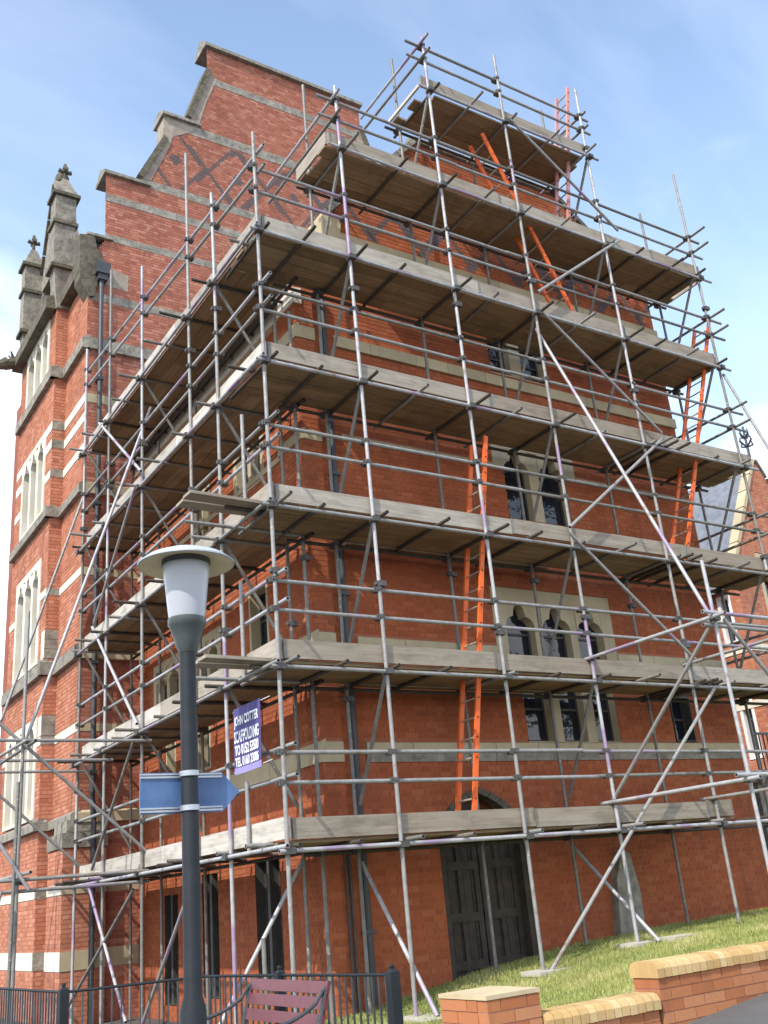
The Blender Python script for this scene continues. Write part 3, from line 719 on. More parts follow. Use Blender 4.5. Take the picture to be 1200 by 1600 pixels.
# buttress at the foot of the tower
FB1, FB2 = fnY(8.16), fnX(-0.13)
bt = [(0-1, 20, 0.80, 1.10), (-1, 20, 2.0, 2.16)]
brickwork(FB1, -0.2, 2.75, lambda z: [(-0.13, 0.62)], [], BLD, M_BRT, M_MORTG, bands=bt, label='brick buttress facing the lawn')
brickwork(FB2, -0.2, 2.75, lambda z: [(8.16, 9.10)], [], BLD, M_BRT, M_MORTG, bands=bt, label='brick buttress facing the side')
mb = MB(); mb.box(-0.12, 0.6, 8.17, 9.09, -0.2, 2.75); mb.build('buttress_core', M_MORT, BLD)
for (_, _, c, d) in bt: band(FB1, -0.145, 0.62, c, d, 0.014, M_STONE, 0.0); band(FB2, 8.15, 9.1, c, d, 0.014, M_PALE, 0.0)
for k, (z0_, z1_, ins) in enumerate(((2.75, 3.0, 0.0), (3.0, 3.22, 0.10))):
    q = MB(); q.box(-0.16+ins, 0.64, 8.13+ins, 9.12-ins, z0_+0.003, z1_); q.build('buttress_cap', M_GREY, BLD)
# cornice and parapet gable of the bay
band(F4, YG-0.05, YB, 14.62, 15.10, 0.22, M_MOSS, 0.15, blk=0.5, name='cornice_stone', back=0.3)
band(F6, YB, YE+0.1, 14.55, 15.00, 0.24, M_MOSS, 0.15, blk=0.5, name='cornice_stone', back=0.3)
FG = fnX(0.13)
DG = [(9.85, 14.9), (13.45, 14.9), (13.45, 15.3), (11.62, 19.2), (11.45, 19.2), (9.85, 15.3)]
q = MB(); 
q.prism([(9.85, 14.9), (10.75, 14.9), (10.75, 17.25), (9.85, 15.3)], FG, 0, -0.3); q.prism([(12.45, 14.9), (13.3, 14.9), (13.3, 15.3), (12.45, 17.2)], FG, 0, -0.3)
q.prism([(10.75, 16.7), (12.45, 16.7), (12.45, 17.2), (11.62, 19.2), (11.45, 19.2), (10.75, 17.25)], FG, 0, -0.3)
q.prism([(11.5, 14.9), (11.7, 14.9), (11.7, 16.7), (11.5, 16.7)], FG, -0.02, -0.28)
q.prism([(10.75, 14.9), (12.45, 14.9), (12.45, 15.2), (10.75, 15.2)], FG, -0.0, -0.28)
q.build('dormer_gable', M_GREY, BLD)
q = MB(); q.prism([(10.7, 14.9), (12.5, 14.9), (12.5, 16.8), (10.7, 16.8)], FG, -0.24, -0.26); q.build('louvre', M_HOLE, BLD)
raked(FG, (13.45, 15.1), (11.55, 19.45), 0.06, -0.36, 0.09, M_MOSS, 5); raked(FG, (9.7, 15.1), (11.52, 19.45), 0.06, -0.36, 0.09, M_GREY, 5)
q = MB(); q.lathe((0.3, 11.55, 19.4), [(0.05, 0), (0.06, 0.08), (0.15, 0.14), (0.18, 0.26), (0.14, 0.38), (0.04, 0.44)], 12); q.build('ball_finial', M_MOSS, BLD, True)
def pinnacle(x0, x1, y0, y1, zb, zt):
    q = MB(); w = (x1-x0); h = zt-zb
    q.box(x0, x1, y0, y1, zb, zt)
    # tapered corbel foot
    V = [(x0+0.14, y0+0.12, zb-1.0), (x1, y0+0.12, zb-1.0), (x1, y1, zb-1.0), (x0+0.14, y1, zb-1.0), (x0+0.02, y0+0.02, zb-0.003), (x1, y0+0.02, zb-0.003), (x1, y1, zb-0.003), (x0+0.02, y1, zb-0.003)]
    q.add(V, BOXF)
    p = q.build('pinnacle', M_GREY, BLD)
    for z, s in ((zb-0.02, 0.06), (zb+h*0.60, 0.05), (zt, 0.08)):
        r = MB(); r.box(x0-s, x1+s, y0-s, y1+s, z, z+0.09); r.build('moulding', M_MOSS, p)
    cx, cy = (x0+x1)/2, (y0+y1)/2
    r = MB()
    V = [(x0-0.04, y0-0.04, zt+0.09), (x1+0.04, y0-0.04, zt+0.09), (x1+0.04, y1+0.04, zt+0.09), (x0-0.04, y1+0.04, zt+0.09), (cx-0.07, cy-0.07, zt+0.62), (cx+0.07, cy-0.07, zt+0.62), (cx+0.07, cy+0.07, zt+0.62), (cx-0.07, cy+0.07, zt+0.62)]
    r.add(V, BOXF); r.build('cap', M_GREY, p)
    r = MB(); r.cyl((cx, cy, zt+0.6), (cx, cy, zt+1.08), 0.045, 0.035, 8)
    for dx, dy in ((1, 0), (-1, 0), (0, 1), (0, -1)):
        r.cyl((cx, cy, zt+0.86), (cx+dx*0.15, cy+dy*0.15, zt+0.90), 0.045, 0.055, 7)
    r.cyl((cx, cy, zt+0.98), (cx, cy, zt+1.12), 0.06, 0.03, 7); r.build('cross_finial', M_MOSS, p)
pinnacle(-0.32, 0.16, 9.60, 10.02, 15.55, 17.55)
pinnacle(-0.30, 0.14, 12.52, 12.88, 15.45, 17.42)
# tower roof behind the parapet
q = MB(); q.prism([(8.55, 0), (13.2, 0), (13.2, 1), (8.55, 1)], lambda u, d, z: (0.35+d*2.4 + 0, u, 15.75+d*1.6-0.05*z), 0.0, 1.0); q.build('slate_roof', M_SLATE, BLD)
q = MB(); q.box(0.25, 0.42, 8.5, 13.2, 15.55, 15.78); q.build('gutter', M_LEAD, BLD)
q = MB(); q.box(0.16, 2.6, 8.62, 13.1, 14.9, 15.7); q.build('roof_base', M_CORE, BLD)
# gargoyle
q = MB()
gy_ = 12.85
q.path([(-0.05, gy_, 14.75), (-0.32, gy_, 14.72), (-0.62, gy_, 14.60)], 0.14, 9); q.cyl((-0.55, gy_, 14.66), (-0.82, gy_, 14.52), 0.17, 0.09, 9)
q.cyl((-0.42, gy_-0.05, 14.8), (-0.5, gy_-0.12, 14.95), 0.05, 0.02, 6); q.cyl((-0.42, gy_+0.05, 14.8), (-0.5, gy_+0.12, 14.95), 0.05, 0.02, 6)
q.cyl((-0.78, gy_, 14.50), (-0.90, gy_, 14.38), 0.06, 0.03, 7)
q.build('gargoyle', M_MOSS, BLD)
# downpipes
def pipe(pts, r, m=M_IRON, nm='downpipe'): 
    q = MB(); q.path(pts, r, 10); return q.build(nm, m, BLD)
p = pipe([(0.36, 8.17, 14.62), (0.36, 8.17, 3.6), (0.36, 8.06, 3.2), (0.36, 8.06, -0.1)], 0.05)
q = MB(); q.box(0.22, 0.52, 8.04, 8.28, 14.58, 14.86); q.box(0.27, 0.47, 8.08, 8.28, 14.44, 14.58); q.build('hopper', M_IRON, p)
for z in (12.0, 9.2, 6.0, 4.0):
    q = MB(); q.box(0.29, 0.43, 8.11, 8.29, z, z+0.06); q.build('bracket', M_IRON, p)
p = pipe([(1.69, 1.24, 10.2), (1.69, 1.24, 0.3)], 0.045)
for z in (9.0, 7.2, 5.4, 2.9, 1.1):
    q = MB(); q.box(1.62, 1.76, 1.18, 1.30, z, z+0.05); q.build('bracket', M_IRON, p)
pipe([(1.40, 1.19, 2.1), (1.40, 1.19, 0.2)], 0.018, M_FRAME, 'conduit'); pipe([(1.46, 1.19, 2.1), (1.46, 1.19, 0.2)], 0.018, M_FRAME, 'conduit')
pipe([(1.46, 1.17, 2.30), (1.46, 1.17, 2.48), (2.02, 1.25, 2.46), (2.04, 1.25, 2.34)], 0.016, M_FRAME, 'conduit')

# ------------------------------------------------------------------ scaffold
SC = thing('scaffold', (4.5, 0.5, 0.4), 'grey tubular steel scaffold with plank decks wrapping the brick building', 'scaffold')
def tube_mesh(m):
    n = 12; r = 0.0248; V = []; F = []
    for z in (0, 1): V += [(r*math.cos(2*math.pi*i/n), r*math.sin(2*math.pi*i/n), z) for i in range(n)]
    for z in (0, 1): V += [(0.8*r*math.cos(2*math.pi*i/n), 0.8*r*math.sin(2*math.pi*i/n), z) for i in range(n)]
    F = [(i, (i+1) % n, (i+1) % n+n, i+n) for i in range(n)]
    F += [(i, i+2*n, (i+1) % n+2*n, (i+1) % n) for i in range(n)] + [(i+n, (i+1) % n+n, (i+1) % n+3*n, i+3*n) for i in range(n)]
    k = len(F); F += [tuple(2*n+i for i in range(n)), tuple(3*n+i for i in range(n-1, -1, -1))]
    me = mesh('scaffold_tube', V, F)
    me.materials.append(m); me.materials.append(M_HOLE)
    for i, p in enumerate(me.polygons):
        p.use_smooth = i < n; p.material_index = 1 if i >= k else 0
    me.set_sharp_from_angle(angle=math.radians(50))
    return me
TM = [tube_mesh(x) for x in M_TUBE]
def tube(name, a, b, kind=None, parent=None):
    a, b = Vector(a), Vector(b); d = b-a
    k = kind if kind is not None else rnd.choices((0, 1, 2), (5, 2, 4))[0]
    M = Matrix.Translation(a) @ d.to_track_quat('Z', 'Y').to_matrix().to_4x4() @ Matrix.Rotation(rnd.random()*6, 4, 'Z') @ Matrix.Diagonal((1, 1, d.length, 1))
    return link(name, TM[k], parent or SC, M=M)
q = MB(); q.cyl((0, 0, -0.036), (0, 0, 0.036), 0.040, n=10); q.box(-0.02, 0.082, -0.05, 0.05, -0.034, 0.034); q.box(-0.06, 0.0, -0.03, 0.03, -0.02, 0.025); q.cyl((0.04, -0.05, 0.0), (0.04, 0.075, 0.0), 0.012, n=6); q.box(0.02, 0.065, 0.05, 0.07, -0.02, 0.02)
CM = mesh('coupler', q.V, q.F); CM.materials.append(M_COUP)
ncoup = [0]
def coupler(p, rz=None):
    if ncoup[0] >= 298: return
    ncoup[0] += 1
    M = Matrix.Translation(Vector(p)) @ Matrix.Rotation(rz if rz is not None else rnd.choice((0, 1.57, 3.14, 4.71)), 4, 'Z')
    link('coupler', CM, SC, M=M)
LV = [2.05, 4.05, 6.03, 8.03, 10.05, 12.0, 13.95]
SX = [(0.0, 11.75), (1.46, 13.25), (3.32, 15.15), (4.94, 15.5), (6.94, 15.6), (9.4, 14.5)]
IX = [(0.96, 9.6), (1.46, 14.1), (3.36, 15.55), (4.94, 13.8), (6.98, 15.9), (9.36, 14.2)]
TY = [(1.45, 11.75), (2.47, 13.3), (4.55, 12.4), (6.35, 13.45), (7.9, 12.5)]
IY = [(1.45, 9.9), (4.55, 9.9), (6.35, 9.9), (7.85, 9.9)]
def foot(x, y): return lawn_z(x, y) if (x > -0.8 and -4.2 < y < 1.4) else ground_z(x, y)
def standard(x, y, zt, kind=None):
    z0 = foot(x, y); jit = lambda: rnd.uniform(-0.012, 0.012)
    cuts = [z0+0.01]
    z = z0+rnd.uniform(3.6, 5.6)
    while z < zt-1.2: cuts.append(z); z += rnd.uniform(4.2, 6.2)
    cuts.append(zt)
    tx, ty = x, y
    for a, b in zip(cuts[:-1], cuts[1:]):
        nx_, ny_ = x+jit(), y+jit()
        tube('standard', (tx, ty, a), (nx_, ny_, b), kind if kind is not None else rnd.choices((0, 1, 2), (5, 3, 2))[0]); tx, ty = nx_, ny_
        if b < zt-0.1:
            q = Matrix.Translation((nx_, ny_, b)); link('joint_sleeve', CM, SC, M=q)
    q = MB(); q.box(x-0.075, x+0.075, y-0.075, y+0.075, z0+0.004, z0+0.014); q.build('base_plate', M_COUP, SC)
for x, z in SX: standard(x, 0, z)
for x, z in IX: standard(x, 0.96, z, 2)
for y, z in TY: standard(0, y, z)
for y, z in IY: standard(0.96, y, z, 2)
standard(0.02, 0.70, 1.2); 
for (y, z0, z1) in ((0.70, 6.1, 7.6), (0.92, 4.1, 5.36), (0.95, 2.1, 2.9)):
    tube('puncheon', (0.0, y, z0), (0.0, y, z1), 0)
# ledgers and guard rails, front
x_end = [9.6, 10.2, 10.0, 9.75, 9.65, 9.7, 7.15]
x_beg = [-0.12, -0.12, -0.15, -0.12, -0.12, 1.25, 3.1]
gr = [(0.72, 1.05), (0.70, 1.06), (0.83, 1.14), (0.83, 1.18), (0.73, 1.12), (0.62, 0.98), (0.72, 1.02)]
for i, z in enumerate(LV):
    tube('ledger', (x_beg[i], -0.055, z), (x_end[i], -0.055, z+rnd.uniform(-0.02, 0.02)), rnd.choice((0, 1)))
    xi = 0.75 if i < 5 else x_beg[i]
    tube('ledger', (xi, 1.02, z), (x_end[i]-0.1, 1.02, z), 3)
    for g in gr[i]:
        gx0 = -0.05 if i < 5 else x_beg[i]-0.1
        gx1 = (9.85 if i in (3, 4) else x_end[i]+0.05)
        if i == 5: gx1 = 9.75
        sp = rnd.uniform(3.6, 5.2)
        tube('guard_rail', (gx0, 0.052, z+g), (sp, 0.052, z+g+rnd.uniform(-0.015, 0.015)), rnd.choice((0, 0, 2)))
        tube('guard_rail', (sp-0.02 , 0.052, z+g+0.0), (gx1, 0.052, z+g+rnd.uniform(-0.02, 0.02)), rnd.choice((0, 0, 2)))
        for x, zt in SX:
            if gx0-0.1 < x < gx1 and z+g < zt: coupler((x, 0.02, z+g), 1.57)
    for x, zt in SX:
        if x_beg[i]-0.1 <= x <= x_end[i] and z < zt: coupler((x, -0.02, z), -1.57)
    for x, zt in IX:
        if xi <= x <= x_end[i] and z < zt: coupler((x, 0.99, z), 1.57)
# ledgers and guard rails, side
for i, z in enumerate(LV[:5]):
    tube('ledger', (-0.055, -0.12, z+0.05), (-0.055, 8.1, z+0.05), rnd.choice((0, 1)))
    tube('ledger', (1.02, 0.8, z+0.05), (1.02, 8.1, z+0.05), 3)
    for g in gr[i] if i < 4 else (0.93, 1.27):
        hi = 0.65 if i == 4 else 0.0
        sp = rnd.uniform(3.5, 4.4)
        tube('guard_rail', (0.052, -0.22, z+g+0.06), (0.052, sp, z+g+0.06+hi*sp/8), rnd.choice((0, 1)))
        tube('guard_rail', (0.052, sp-0.02, z+g+0.06+hi*sp/8), (0.052, 8.15, z+g+0.06+hi), rnd.choice((0, 1)))
        for y, zt in TY:
            if z+g < zt: coupler((0.02, y, z+g+0.06+hi*y/8), 0)
    for y, zt in TY: coupler((-0.02, y, z+0.05), 3.14)
# end rails of the upper lifts
for z in (12.62, 12.98): tube('guard_rail', (1.40, -0.2, z), (1.40, 2.25, z))
for z in (14.66, 14.97): tube('guard_rail', (3.26, -0.25, z), (3.26, 1.95, z))
for z in (8.86, 9.21, 10.8, 11.15, 12.65, 13.0): tube('guard_rail', (9.46, -0.35, z), (9.46, 1.5, z), 2)
for z in (6.75, 7.1, 4.8, 5.1): tube('guard_rail', (9.46, -0.3, z), (9.46, 1.5, z), 2)
for z in (14.68, 15.0): tube('guard_rail', (7.0, -0.1, z), (7.0, 1.2, z), 2)
# transoms
for i, z in enumerate(LV):
    x0, x1 = x_beg[i]+0.25, x_end[i]-0.15
    if i == 0: x1 = 8.4
    pts = [x for x, _ in SX if x0-0.2 <= x <= x1]
    x = x0
    allx = []
    for a, b in zip(pts[:-1], pts[1:]):
        allx.append(a+0.09); n = max(1, int(round((b-a)/0.85)))
        for k in range(1, n): allx.append(a+(b-a)*k/n+rnd.uniform(-0.12, 0.12))
    allx.append(pts[-1]-0.09)
    if x1-pts[-1] > 0.8: allx += [pts[-1]+0.75, x1-0.1]
    if i in (1, 2, 3): allx += [6.94+0.25, 6.94+0.45]
    for x in allx:
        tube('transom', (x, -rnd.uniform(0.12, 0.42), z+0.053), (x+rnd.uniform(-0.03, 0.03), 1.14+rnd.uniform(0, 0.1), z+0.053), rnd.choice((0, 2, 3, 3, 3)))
for i, z in enumerate(LV[:5]):
    pts = [0.35]+[y for y, _ in TY]
    ally = []
    for a, b in zip(pts[:-1], pts[1:]):
        ally.append(a+0.09); n = max(1, int(round((b-a)/1.0)))
        for k in range(1, n): ally.append(a+(b-a)*k/n+rnd.uniform(-0.1, 0.1))
    ally.append(pts[-1]-0.1)
    for y in ally:
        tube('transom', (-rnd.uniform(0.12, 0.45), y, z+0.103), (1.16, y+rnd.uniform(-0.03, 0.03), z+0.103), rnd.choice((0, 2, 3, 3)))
# boards
def board(name, x0, x1, y0, y1, z0, z1, m, tilt=0.0):
    M = Matrix.Translation(((x0+x1)/2, (y0+y1)/2, (z0+z1)/2)) @ Matrix.Rotation(tilt, 4, 'Z') @ Matrix.Diagonal((x1-x0, y1-y0, z1-z0, 1))
    key = m.name
    if key not in BM:
        BM[key] = mesh('board', boxv(-.5, .5, -.5, .5, -.5, .5), BOXF); BM[key].materials.append(m)
    return link(name, BM[key], SC, M=M)
BM = {}
dk = [(0.10, 7.35), (0.10, 10.15), (0.10, 10.0), (0.10, 9.72), (0.10, 9.40), (1.30, 9.55), (3.22, 6.95)]
for i, z in enumerate(LV):
    zt = z+0.053+0.0275; a, b = dk[i]
    nb = 4 if i in (0, 5) else 4
    for r in range(nb):
        y0 = 0.105+r*0.232
        s = a+rnd.uniform(-0.06, 0.06) + (rnd.uniform(-0.1, 0.35) if i == 6 else 0); first = True
        while s < b-0.2:
            ln = min(3.9 if not first else rnd.uniform(2.2, 3.9), b+rnd.uniform(-0.05, 0.08)-s)
            skip = (i in (1, 2) and r in (1, 2) and s < 3.3 < s+ln and False)
            board('board', s, s+ln-0.008, y0+rnd.uniform(-0.004, 0.004), y0+0.224, zt, zt+0.038, M_BDX); s += ln; first = False
    if i in (1, 2):       # inside board next to the wall on part of the deck
        board('board', 1.7, 5.4, 1.075, 1.21, zt, zt+0.038, M_BDX)
    # toe boards
    s = a; e = b
    while s < e-0.2:
        ln = min(rnd.uniform(3.0, 3.9), e-s)
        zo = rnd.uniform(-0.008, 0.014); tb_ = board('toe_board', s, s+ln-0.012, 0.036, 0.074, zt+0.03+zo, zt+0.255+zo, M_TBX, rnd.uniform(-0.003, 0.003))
        for e_ in (s+0.001, s+ln-0.05):
            q = MB(); q.box(e_, e_+0.035, 0.0335, 0.0765, zt+0.028+zo, zt+0.257+zo); q.build('end_band', M_TUBE[2], tb_)
        s += ln
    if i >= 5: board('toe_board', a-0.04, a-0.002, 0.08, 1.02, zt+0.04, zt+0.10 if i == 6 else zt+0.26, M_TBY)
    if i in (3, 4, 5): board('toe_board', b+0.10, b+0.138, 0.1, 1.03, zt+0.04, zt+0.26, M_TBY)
for i, z in enumerate(LV[:5]):
    zt = z+0.103+0.0275; a, b = 1.06, 7.92
    for r in range(4):
        x0 = 0.105+r*0.232; s = a+rnd.uniform(-0.03, 0.05); first = True
        while s < b-0.2:
            ln = min(3.9 if not first else rnd.uniform(2.2, 3.9), b+rnd.uniform(-0.04, 0.04)-s)
            board('board', x0+rnd.uniform(-0.004, 0.004), x0+0.224, s, s+ln-0.008, zt, zt+0.038, M_BDY); s += ln; first = False
    s = 0.04
    while s < 7.6:
        ln = min(rnd.uniform(3.0, 3.9), 7.75-s)
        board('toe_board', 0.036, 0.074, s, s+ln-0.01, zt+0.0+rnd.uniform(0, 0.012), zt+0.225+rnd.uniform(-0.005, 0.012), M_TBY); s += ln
# short planks jutting past the corner
for z, xa in ((6.03, -0.95), (4.05, -0.80)):
    board('board', xa, 0.55, 0.22, 0.445, z+0.125, z+0.163, M_TBX, 0.03); board('board', xa+0.02, 0.5, 0.46, 0.685, z+0.125, z+0.163, M_TBX, -0.02)
    tube('transom', (-0.75, -0.05, z+0.098), (-0.75, 1.55, z+0.098), 0) if False else None
    tube('transom', (-0.72, 0.95, z+0.06), (0.9, 0.95, z+0.06), 0)
# braces, front plane and ledger braces
def br(a, b, k=None, nm='brace'): tube(nm, a, b, k)
yo = -0.10
for a, b in (((5.02, 10.05), (7.30, 8.30)), ((4.82, 6.22), (7.05, 4.40)), ((4.84, 6.32), (7.30, 8.20)), ((4.98, 10.42), (7.22, 12.14)), ((4.98, 14.0), (7.25, 12.36)), ((3.24, 0.42), (7.34, 4.04))):
    br((a[0], yo, a[1]), (b[0], yo, b[1]), 0)
for x, zz in ((1.52, LV[1:6]), (5.0, LV[1:5]), (3.38, LV[5:7]), (7.0, LV[4:7]), (9.34, LV[1:6])):
    for z in zz: br((x, 0.04, z+0.12), (x, 0.93, z-1.45), 2)
for x in (1.52, 5.0): br((x, 1.0, 1.92), (x, -0.32, foot(x, -0.3)+0.02), 1)
for y in (1.51, 4.61, 7.8):
    for z in LV[1:5]: br((0.04, y, z+0.1), (0.95, y, z-1.4), 2)
br((-0.32, 1.50, 0.12), (0.98, 1.50, 2.02), 1)
# side facade braces
xo = -0.10
for a, b, k in (((6.62, 10.2), (4.34, 8.28), 1), ((6.82, 6.32), (4.50, 4.22), 1), ((6.75, 2.06), (4.92, 0.2), 1), ((4.50, -0.02), (2.42, 1.88), 0), ((8.12, 0.1), (4.62, 1.90), 2), ((4.60, 8.10), (6.72, 6.36), 0), ((4.62, 4.0), (6.6, 2.3), 2)):
    br((xo, a[0], a[1]), (xo, b[0], b[1]), k)
# raking outrigger tower in front of the fourth standard
X4 = 4.94
zf = foot(X4, -2.19)
tube('standard', (X4+0.06, -2.19, zf), (X4+0.06, -2.15, 5.15), 1)
br((X4+0.12, 0.16, 9.9), (X4+0.12, -2.12, 4.30), 1, 'raker'); br((X4+0.02, -2.22, 4.40), (X4+0.02, 0.08, 2.42), 0, 'raker')
for z in (2.42, 4.38):
    tube('tie_tube', (X4-0.055, 0.2, z), (X4-0.055, -2.42, z), 1); tube('tie_tube', (6.88, 0.2, z), (6.88, -2.4, z), 0)
    tube('tie_tube', (4.7, -2.24, z+0.05), (7.6, -2.24, z+0.05), 1)
tube('tie_tube', (4.8, -2.13, 4.30), (7.4, -2.13, 4.30), 0)
br((5.05, -2.26, 4.35), (6.95, -2.26, 2.35), 0, 'raker')
tube('standard', (6.98, -2.19, foot(6.98, -2.19)), (6.98, -2.19, 5.0), 1)
br((9.48, 0.0, 9.95), (9.48, -2.4, 2.2), 0, 'raker')
for z in (4.38, 2.42): coupler((X4, -2.19, z), 0); coupler((X4, 0, z), 1.57); coupler((6.94, 0, z), 1.57)
# raking tower beside the side wall
tube('standard', (-1.72, 4.55, -0.05), (-1.72, 4.55, 5.85), 0); tube('standard', (-1.80, 4.45, -0.05), (-1.78, 4.46, 3.4), 2); tube('standard', (-1.42, 7.9, -0.05), (-1.42, 7.9, 5.0), 0)
br((0.17, 4.62, 9.62), (-1.70, 4.62, 3.90), 1, 'raker'); br((0.02, 7.96, 9.25), (-1.60, 7.96, 3.9), 0, 'raker'); br((-2.35, 4.5, 4.45), (0.10, 4.5, 2.36), 0, 'raker'); br((-1.95, 7.85, 4.2), (0.08, 7.85, 2.42), 0, 'raker')
br((-1.60, 4.42, 2.0), (-2.6, 4.42, 3.5), 1, 'raker'); br((-1.95, 4.42, 2.0), (-2.3, 4.42, 0.5), 0, 'raker'); br((-1.72, 4.42, 3.95), (-2.6, 4.42, 3.4), 0, 'raker')
for y, z in ((4.49, 3.97), (6.29, 3.96), (7.84, 4.0), (4.49, 2.14), (6.29, 2.05), (4.61, 2.0)):
    tube('tie_tube', (0.12, y, z), (-3.2, y, z-(0.0 if z > 3 else 0.02)), 0)
tube('tie_tube', (-1.66, 4.1, 2.2), (-1.66, 8.3, 2.2), 0); tube('tie_tube', (-1.66, 4.1, 3.9), (-1.66, 8.3, 3.9), 2)
for z in (3.97, 2.1): coupler((-1.72, 4.55, z), 0); coupler((0, 4.55, z), 0)
# sole boards on the lawn
for x in (3.32, 4.94):
    q = MB(); z = lawn_z(x, -0.1)
    V = boxv(x-0.22, x+0.42, -0.20, 0.16, z-0.02, z+0.03); q.add(V, BOXF); q.build('sole_board', M_CONC, SC)
q = MB(); z = lawn_z(1.5, 0); q.box(1.25, 1.8, -0.5, 0.15, z-0.05, z+0.025); q.build('sole_board', M_CONC, SC)

# ------------------------------------------------------------------ ladders
def ladder(xb, zb_, xt_, zt_, y0, y1, m, m2, label, parent=None):
    L_ = thing('ladder', (xb, (y0+y1)/2, zb_), label, 'ladder', 'ladders between the scaffold decks')
    a, b = Vector((xb, 0, zb_)), Vector((xt_, 0, zt_)); d = (b-a); ln = d.length; d.normalize(); nrm = Vector((d.z, 0, -d.x))
    for y in (y0, y1):
        q = MB(); A_ = a+Vector((0, y, 0)); 
        V = []
        for c in (A_, A_+d*ln):
            V += [tuple(c+nrm*sx*0.034+Vector((0, sy*0.017, 0))) for sx, sy in ((-1, -1), (1, -1), (1, 1), (-1, 1))]
        q.add(V, BOXF); q.build('stile', m, L_)
        q = MB()
        k = 0.15
        while k < ln-0.1:
            c = A_+d*k; q.cyl(c+Vector((0, -0.024 if y == y0 else 0.012, 0)), c+Vector((0, -0.012 if y == y0 else 0.024, 0)), 0.011, n=6); k += 0.26
        if q.V: q.build('rung_end', M_HOLE, L_)
    k = 0.15
    while k < ln-0.1:
        c = a+d*k; q = MB(); q.cyl(c+Vector((0, y0, 0)), c+Vector((0, y1, 0)), 0.013, n=8); q.build('rung', m2, L_); k += 0.26
M_RUNG = simple('worn wooden rung', (0.40, 0.35, 0.28), (0.28, 0.22, 0.16), 8)
ladder(2.71, 2.15, 3.76, 7.76, 0.25, 0.60, M_ORANGE, M_RUNG, 'bright orange ladder rising from the lowest deck past two decks')
ladder(7.63, 6.13, 9.74, 11.28, 0.22, 0.57, M_ORANGE, M_RUNG, 'red orange ladder near the far right end leaning against the open sky')
ladder(6.25, 10.2, 4.62, 13.80, 0.25, 0.60, M_ORANGE, M_RUNG, 'orange ladder leaning left under the topmost deck')
ladder(6.36, 12.12, 7.12, 15.98, 0.30, 0.62, M_PINK, M_RUNG, 'faded pink ladder sticking up above the topmost deck')

# ------------------------------------------------------------------ banner
BN = thing('banner', (-0.09, 0.69, 2.99), 'purple and white scaffolding company banner tied to the corner of the scaffold', 'banner')
def bsheet(name, y0, y1, z0, z1, x, m, parent):
    n = 8; V = []; F = []
    for j in range(n+1):
        for i in range(n+1):
            y = y0+(y1-y0)*i/n; z = z0+(z1-z0)*j/n
            V.append((x-0.006*math.sin(7*y+4*z), y, z))
    F = [(j*(n+1)+i, (j+1)*(n+1)+i, (j+1)*(n+1)+i+1, j*(n+1)+i+1) for j in range(n) for i in range(n)]
    k = len(V); V += [(v[0]+0.003, v[1], v[2]) for v in V]; F += [tuple(i+k for i in f[::-1]) for f in F]
    return link(name, mesh(name, V, F, True), parent, m)
B0, B1, Z0, Z1 = 0.32, 1.05, 2.99, 3.76
sh = bsheet('cloth', B0, B1, Z0+0.075, Z1-0.09, -0.10, M_BANP, BN)
bsheet('hem', B0, B1, Z1-0.09, Z1, -0.10, M_BANP, BN); bsheet('hem', B0, B1, Z0, Z0+0.075, -0.10, M_BANL, BN)
def text(body, yc, zc, w, h, x, m, parent, name='lettering'):
    cu = bpy.data.curves.new('lettering', 'FONT'); cu.body = body; cu.size = 1.0; cu.align_x = 'CENTER'; cu.align_y = 'CENTER'; cu.extrude = 0.0; cu.offset = 0.032
    ob = bpy.data.objects.new('tmp', cu); COL.objects.link(ob)
    bpy.context.view_layer.update()
    me = bpy.data.meshes.new_from_object(ob.evaluated_get(bpy.context.evaluated_depsgraph_get()))
    bpy.data.objects.remove(ob); bpy.data.curves.remove(cu)
    co = np.array([v.co[:] for v in me.vertices]); mn, mxx = co.min(0), co.max(0)
    for v in me.vertices:
        u = (v.co.x-mn[0])/(mxx[0]-mn[0])-0.5; vv = (v.co.y-mn[1])/(mxx[1]-mn[1])-0.5
        yy, zz = yc-u*w, zc+vv*h
        v.co = (x-0.006*math.sin(7*yy+4*zz), yy, zz)
    me.name = name; me.materials.clear()
    return link(name, me, parent, m)
for s, zc, w, h in (('JOHN COTTER', 3.585, 0.64, 0.145), ('SCAFFOLDING', 3.415, 0.65, 0.14), ('TO 0152 53500', 3.26, 0.63, 0.118), ('TEL 0160 23006', 3.125, 0.63, 0.108)):
    text(s, 0.685, zc, w, h, -0.110, M_BANW, sh)
for y in (B0-0.03, B1+0.03):
    for z in (Z0+0.03, Z1-0.03):
        q = MB(); q.cyl((-0.10, y, z), (-0.03, y+(0.05 if y > 0.6 else -0.1), z+0.03), 0.004, n=5); q.build('tie', M_BANW, BN)

